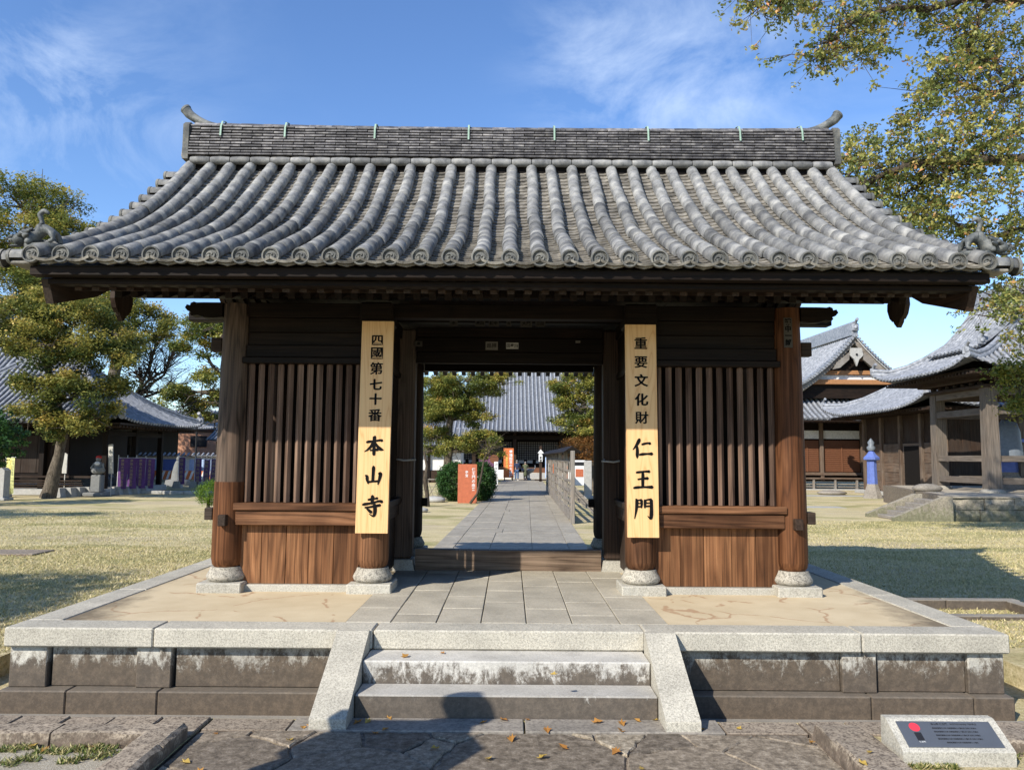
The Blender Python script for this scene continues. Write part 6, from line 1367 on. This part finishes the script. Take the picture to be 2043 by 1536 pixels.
tree('camphor_tree','olive camphor tree with dark forking limbs behind the side hall',(P(225,980,52).x,52,0),[P(225,850,52),P(228,760,52),P(235,700,52)],0.45,
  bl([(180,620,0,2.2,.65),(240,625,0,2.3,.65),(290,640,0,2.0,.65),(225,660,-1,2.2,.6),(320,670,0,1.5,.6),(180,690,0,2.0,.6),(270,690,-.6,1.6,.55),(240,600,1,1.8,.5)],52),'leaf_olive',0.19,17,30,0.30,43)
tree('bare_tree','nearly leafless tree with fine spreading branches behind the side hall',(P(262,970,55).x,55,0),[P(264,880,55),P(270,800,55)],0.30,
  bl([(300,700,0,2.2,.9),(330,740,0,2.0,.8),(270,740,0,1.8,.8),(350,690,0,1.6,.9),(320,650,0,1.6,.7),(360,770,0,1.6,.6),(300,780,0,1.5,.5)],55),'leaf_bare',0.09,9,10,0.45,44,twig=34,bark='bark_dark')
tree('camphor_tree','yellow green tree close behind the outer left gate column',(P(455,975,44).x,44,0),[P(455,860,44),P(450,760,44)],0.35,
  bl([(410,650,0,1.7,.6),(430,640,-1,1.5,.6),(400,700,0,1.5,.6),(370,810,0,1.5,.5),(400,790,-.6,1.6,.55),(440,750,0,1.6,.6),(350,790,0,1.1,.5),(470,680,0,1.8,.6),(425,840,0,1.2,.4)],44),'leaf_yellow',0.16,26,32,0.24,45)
tree('camphor_tree','dark tree behind the house roofs just left of the gate',(P(300,975,75).x,75,0),[P(300,880,75),P(300,830,75)],0.4,bl([(290,830,0,2.6,.6),(330,840,0,2.3,.6),(360,845,1,2.0,.5)],75),'leaf_olive',0.22,10,30,0.35,46)
# through the passage
Yp=36.5
tree('camphor_tree','gnarled yellow green tree in the left half of the passage view',(P(886,985,Yp).x,Yp,0),[P(890,945,Yp),P(897,900,Yp),P(896,850,Yp),P(905,800,Yp)],0.20,
  bl([(865,770,0,1.1,.6),(910,765,0,1.2,.6),(955,770,.5,1.1,.55),(1000,762,.5,.9,.5),(900,800,.6,1.2,.6),(945,835,.4,.9,.6),(880,820,-.5,1.1,.6),(930,815,0,.95,.55),(865,870,0,.95,.55),(910,890,-.4,1.05,.5),(955,880,-.3,.95,.5),(850,900,0,.7,.5),(975,905,-.2,.6,.5),(860,820,.6,1.0,.6)],Yp),'leaf_yellow',0.10,110,34,0.14,47,twig=7)
tree('camphor_tree','paler yellow tree in the right half of the passage view',(P(1190,985,42).x,42,0),[P(1190,920,42),P(1185,850,42)],0.28,
  bl([(1150,765,0,1.3,.6),(1190,770,0,1.5,.6),(1130,800,0,.9,.55),(1165,810,-.5,1.2,.55),(1125,835,0,.8,.5),(1160,855,-.4,1.2,.45),(1200,830,0,1.3,.6),(1120,775,0,.8,.5)],42),'leaf_yellow',0.12,75,34,0.17,48)
t=thing('leaning_sapling','thin leaning bare trunk in front of the terracotta sign','tree',(P(940,1003,31).x,31,0)); MB().tube([P(938,1004,31),P(952,985,31),P(960,950,31),P(966,915,31),P(985,890,31)],[.055,.045,.04,.035,.02],8).build('trunk','bark_dark',t)
m=MB(); rg=random.Random(6)
for k in range(26):
    a=P(966,915,31).lerp(P(985,890,31),rg.random()); e=a+Vector((rg.uniform(-.6,.7),rg.uniform(-.5,.5),rg.uniform(-.05,.7))); m.tube([a,a.lerp(e,.5)+Vector((rg.uniform(-.1,.1),0,rg.uniform(-.1,.1))),e],[.014,.009,.003],4,False)
m.build('twigs','bark_dark',t)
t=thing('garden_tree','short dark twisted trunk at the left edge of the passage view','tree',(P(853,1008,29.5).x,29.5,0)); MB().tube([P(853,1012,29.5),P(852,985,29.5),P(848,960,29.5),P(852,930,29.5),P(846,900,29.5)],[.09,.08,.10,.06,.04],9).build('trunk','bark_dark',t)
# unseen row behind the halls keeps the skyline closed
tree('camphor_tree','broad olive tree beyond the main hall on the left',(-14,92,0),[(-14,92,4),(-14,92,6)],0.5,[((-14,92,8),(5,4,3)),((-9,92,7),(3.5,3,2.6)),((-19,92,7),(4,3,2.6))],'leaf_olive',0.3,6,30,0.5,49)
tree('camphor_tree','broad olive tree beyond the main hall on the right',(22,94,0),[(22,94,4),(22,94,6)],0.5,[((22,94,8),(5,4,3)),((16,94,7),(3.5,3,2.6)),((28,94,7),(4,3,2.6))],'leaf_olive',0.3,6,30,0.5,50)
# trees outside the picture to the left, whose shade falls across the left lawn
tree('camphor_tree','camphor tree standing left of the gate forecourt, casting dappled shade on the lawn',(-15.5,1.5,0),[(-15.3,1.5,3),(-15,1.6,5)],0.45,[((-14.5,2.0,7.0),(2.6,2.2,1.5)),((-16.8,1.2,6.6),(2.3,2.2,1.4)),((-12.8,3.2,6.3),(1.8,1.6,1.1)),((-18.5,2.6,6.5),(2.2,1.8,1.2))],'leaf_olive',0.16,16,30,0.3,51)
tree('camphor_tree','second camphor tree further back on the left of the lawn',(-24,15.5,0),[(-24,15.5,3),(-24,15.5,5)],0.45,[((-23.5,16,6.8),(3.0,1.6,1.4)),((-26.5,15.5,6.4),(2.6,1.6,1.4)),((-21.0,17.0,6.2),(2.0,1.0,1.0)),((-25,22,6.5),(2.5,1.5,1.2))],'leaf_olive',0.18,12,30,0.32,52)
# the big tree at the right with boughs over the roof
def overhang():
    t=thing('overhanging_tree','large camphor tree on the right whose leafy boughs hang above the roof','tree',(14.0,15.5,0))
    Y=15.0; m=MB(); m.tube([(14.0,15.5,0),(13.8,15.4,3),(13.2,15.2,6),(12.4,15,9)],[0.75,0.55,0.48,0.42],14); m.build('trunk','bark',t)
    lm=MB(); rg=random.Random(77); clumps=[]
    def Q(px,py,dy=0): return P(px,py,Y+dy)
    boughs=[([(2300,200,0),(2150,290,0),(2043,318,0),(1900,322,0),(1830,325,-.2),(1760,350,-.3),(1700,378,-.3),(1670,350,-.3)],.15),
            ([(2300,300,0),(2130,380,.5),(2043,245,.4),(1950,300,.4),(1880,350,.3),(1830,372,.3),(1790,395,.2)],.10),
            ([(2250,-80,0),(2120,-20,0),(2043,0,0),(1930,-5,0),(1850,20,0),(1780,15,0),(1700,45,0),(1650,90,0),(1640,120,0)],.12),
            ([(1980,-2,0),(1955,30,0),(1940,95,0),(1955,110,0),(2000,150,0)],.06),
            ([(2043,-60,0),(1850,-60,0),(1700,-60,0),(1620,-10,0),(1560,5,0),(1510,15,0)],.07),
            ([(2200,420,0),(2043,455,.6),(1960,480,.5),(1880,430,.5),(1800,440,.4),(1770,460,.4)],.08),
            ([(2200,560,0),(2060,580,.6),(2010,600,.5),(1990,640,.5)],.06),
            ([(2200,100,0),(2060,150,.3),(1980,190,.3),(1900,160,.3),(1870,180,.3)],.08)]
    for pl,r0 in boughs:
        pts=[Q(*p) for p in pl]; n=len(pts); lm.tube(pts,[r0*(1-0.85*i/(n-1)) for i in range(n)],8)
        for i in range(n-1):
            for k in range(9):
                a=pts[i].lerp(pts[i+1],rg.random()); 
                if i==0: continue
                e=a+Vector((rg.gauss(-.15,.5),rg.gauss(0,.5),rg.gauss(-.05,.42))); h=a.lerp(e,.5)+Vector((rg.uniform(-.1,.1),rg.uniform(-.1,.1),rg.uniform(-.05,.15))); lm.tube([a,h,e],[r0*.16+.004,.008,.003],5,False)
                for q in range(3):
                    e2=h+Vector((rg.gauss(0,.3),rg.gauss(0,.3),rg.gauss(0,.25))); lm.tube([h,e2],[.006,.002],4,False); clumps.append(e2)
                clumps.append(e)
    fill=[(1700,90,.45),(1740,110,.45),(1650,120,.25),(1760,40,.4),(1850,50,.4),(1900,60,.35),(1720,30,.35),(1560,8,.25),(1610,15,.25),(1500,5,.2),(1980,110,.5),(2030,80,.45),(1900,140,.35),(1870,170,.4),(1950,200,.5),(2020,180,.5),(1850,215,.4),(1920,260,.45),(1990,270,.5),(1820,240,.3),(1700,290,.4),(1680,320,.3),(1740,300,.4),(1780,320,.4),(1850,300,.45),(1930,330,.5),(2010,350,.5),(1700,350,.35),(1760,380,.35),(1830,400,.4),(1900,410,.5),(1980,400,.5),(2030,430,.5),(1800,430,.4),(1860,450,.4),(1930,470,.4),(2010,500,.45),(1780,460,.3),(2020,560,.4),(2025,620,.35),(2035,680,.3),(2000,600,.25),(1790,240,.2),(1870,360,.4)]
    for px,py,r in fill:
        c=Q(px,py,rg.uniform(-.5,.8))
        for k in range(int(31*r/.4)):
            d=Vector((rg.gauss(0,1),rg.gauss(0,1),rg.gauss(0,1))); clumps.append(c+d*r*0.52)
            if k%4==0: lm.tube([c+d*r*0.15,clumps[-1]],[.007,.002],4,False)
    lm.build('limbs','bark_dark',t); cl=np.array([tuple(c) for c in clumps]); tt=np.clip(np.random.RandomState(5).uniform(0.0,0.85,len(cl)),0,1)
    v,q,ti=leaf_arrays(cl,13,0.066,0.10,tt,0.3,rng=np.random.RandomState(9)); link('crown',np_mesh('crown',v-np.array([14.0,15.5,0]),q,'leaf_over',ti),(14.0,15.5,0),t)
overhang()
# spray of leaves in front of the bell tower, right edge
t=thing('young_tree','slender tree with yellow green leaves at the right edge before the bell tower','tree',(13.6,20,0)); Y=20
MB().tube([(13.9,20,0),(13.8,20,2.2),(13.6,20,3.6)],[.09,.07,.03],8).build('trunk','bark_dark',t); lm=MB(); cl=[]; rg=random.Random(5)
for px,py,r in ((2010,745,.38),(2030,780,.38),(2035,740,.35),(2025,810,.3),(2000,740,.2)):
    c=P(px,py,Y); lm.tube([(13.8,20,2.4),c.lerp(Vector((13.8,20,3)),.5),c],[.03,.018,.006],5)
    for k in range(42): cl.append(c+Vector((rg.gauss(0,1),rg.gauss(0,1),rg.gauss(0,1)))*r*.5)
lm.build('limbs','bark_dark',t); cl=np.array([tuple(c) for c in cl]); v,q,ti=leaf_arrays(cl,8,0.09,0.11,np.random.RandomState(3).uniform(.2,.9,len(cl)),.3,rng=np.random.RandomState(2)); link('crown',np_mesh('crown',v-np.array([13.6,20,0]),q,'leaf_bright2',ti),(13.6,20,0),t)

# grass and moss tufts on the lawn near the platform
def grass(name,regions,n,hmin,hmax,seed,tlo,thi,mat='grass'):
    rng=np.random.RandomState(seed); X=[];Yy=[];Z=[]
    for (x0,x1,y0,y1,z,w) in regions:
        k=int(n*w); X.append(rng.uniform(x0,x1,k)); Yy.append(rng.uniform(y0,y1,k)); Z.append(np.full(k,z))
    X=np.concatenate(X);Yy=np.concatenate(Yy);Z=np.concatenate(Z); N=len(X); a=rng.uniform(0,6.28,N); h=rng.uniform(hmin,hmax,N); w=h*0.16+0.002; ln=rng.normal(0,0.8,(N,2))*h[:,None]
    v=np.empty((N,3,3)); v[:,0]=np.stack([X-np.cos(a)*w,Yy-np.sin(a)*w,Z],1); v[:,1]=np.stack([X+np.cos(a)*w,Yy+np.sin(a)*w,Z],1); v[:,2]=np.stack([X+ln[:,0],Yy+ln[:,1],Z+h],1)
    ti=np.clip(tlo+(thi-tlo)*rng.uniform(0,1,N),0,1); c=np.array([X.mean(),Yy.mean(),0]); o=link(name,np_mesh(name,v.reshape(-1,3)-c,np.arange(N*3).reshape(N,3),mat,ti,tri=True),c); o['kind']='stuff'; return o
grass('grass',[(-12,-4.75,7,16,0,.38),(4.75,13,8,16,0,.3),(-5.5,-2.4,12.9,20,0,.07),(-20,-5,16,26,0,.25),(5,16,16,24,0,.18)],210000,0.014,0.042,1,0.42,1.0)
def clumpgrass(name,spots,per,h,seed):
    regs=[(x-r,x+r,y-r*.6,y+r*.6,z,1.0) for x,y,z,r in spots]; return grass(name,regs,per,h*.3,h,seed,0.05,0.8)
rg=random.Random(12); sp=[]
for (px,py) in [(20,1497),(50,1492),(90,1500),(120,1503),(150,1498),(180,1500),(205,1495),(225,1505),(10,1525),(60,1515),(140,1520),(185,1512),(160,1490),(215,1492),(195,1490)]: p=atz(px,py,0.01); sp.append((p.x,p.y,0.01,rg.uniform(.04,.09)))
for (px,py) in [(1820,1528),(1840,1532),(1870,1530),(1900,1533),(2012,1500),(2020,1512),(2035,1505),(1850,1528)]: p=atz(px,py,0.0); sp.append((p.x,p.y,0.0,rg.uniform(.03,.07)))
clumpgrass('grass_tufts',sp,110,0.042,3)

# lantern added out of frame, a guessed caster for the shadow on the steps
t=thing('shadow_lantern','unseen granite lantern added left of the camera to shadow the steps','stone lantern',(-2.8,2.8,0))
lx,ly=-2.85,2.75
MB().lathe([(0.42,0),(0.44,0.2),(0.30,0.32),(0.26,0.36)],(lx,ly,0),6,False).build('pedestal','granite',t)
MB().lathe([(0.20,0.36),(0.17,0.5),(0.16,1.3),(0.20,1.45)],(lx,ly,0),20).build('shaft','granite',t)
MB().lathe([(0.22,1.45),(0.40,1.6),(0.40,1.72),(0.28,1.74)],(lx,ly,0),6,False).build('platform','granite',t)
MB().lathe([(0.26,1.74),(0.26,2.08)],(lx,ly,0),6,False).build('fire_box','granite',t)
MB().lathe([(0.40,2.08),(0.62,2.12),(0.60,2.22),(0.36,2.40),(0.14,2.52)],(lx,ly,0),6,False).build('roof','granite',t)
MB().lathe([(0.12,2.50),(0.20,2.56),(0.10,2.62),(0.165,2.74),(0.13,2.86),(0.02,2.96)],(lx,ly,0),18).build('finial','granite',t)
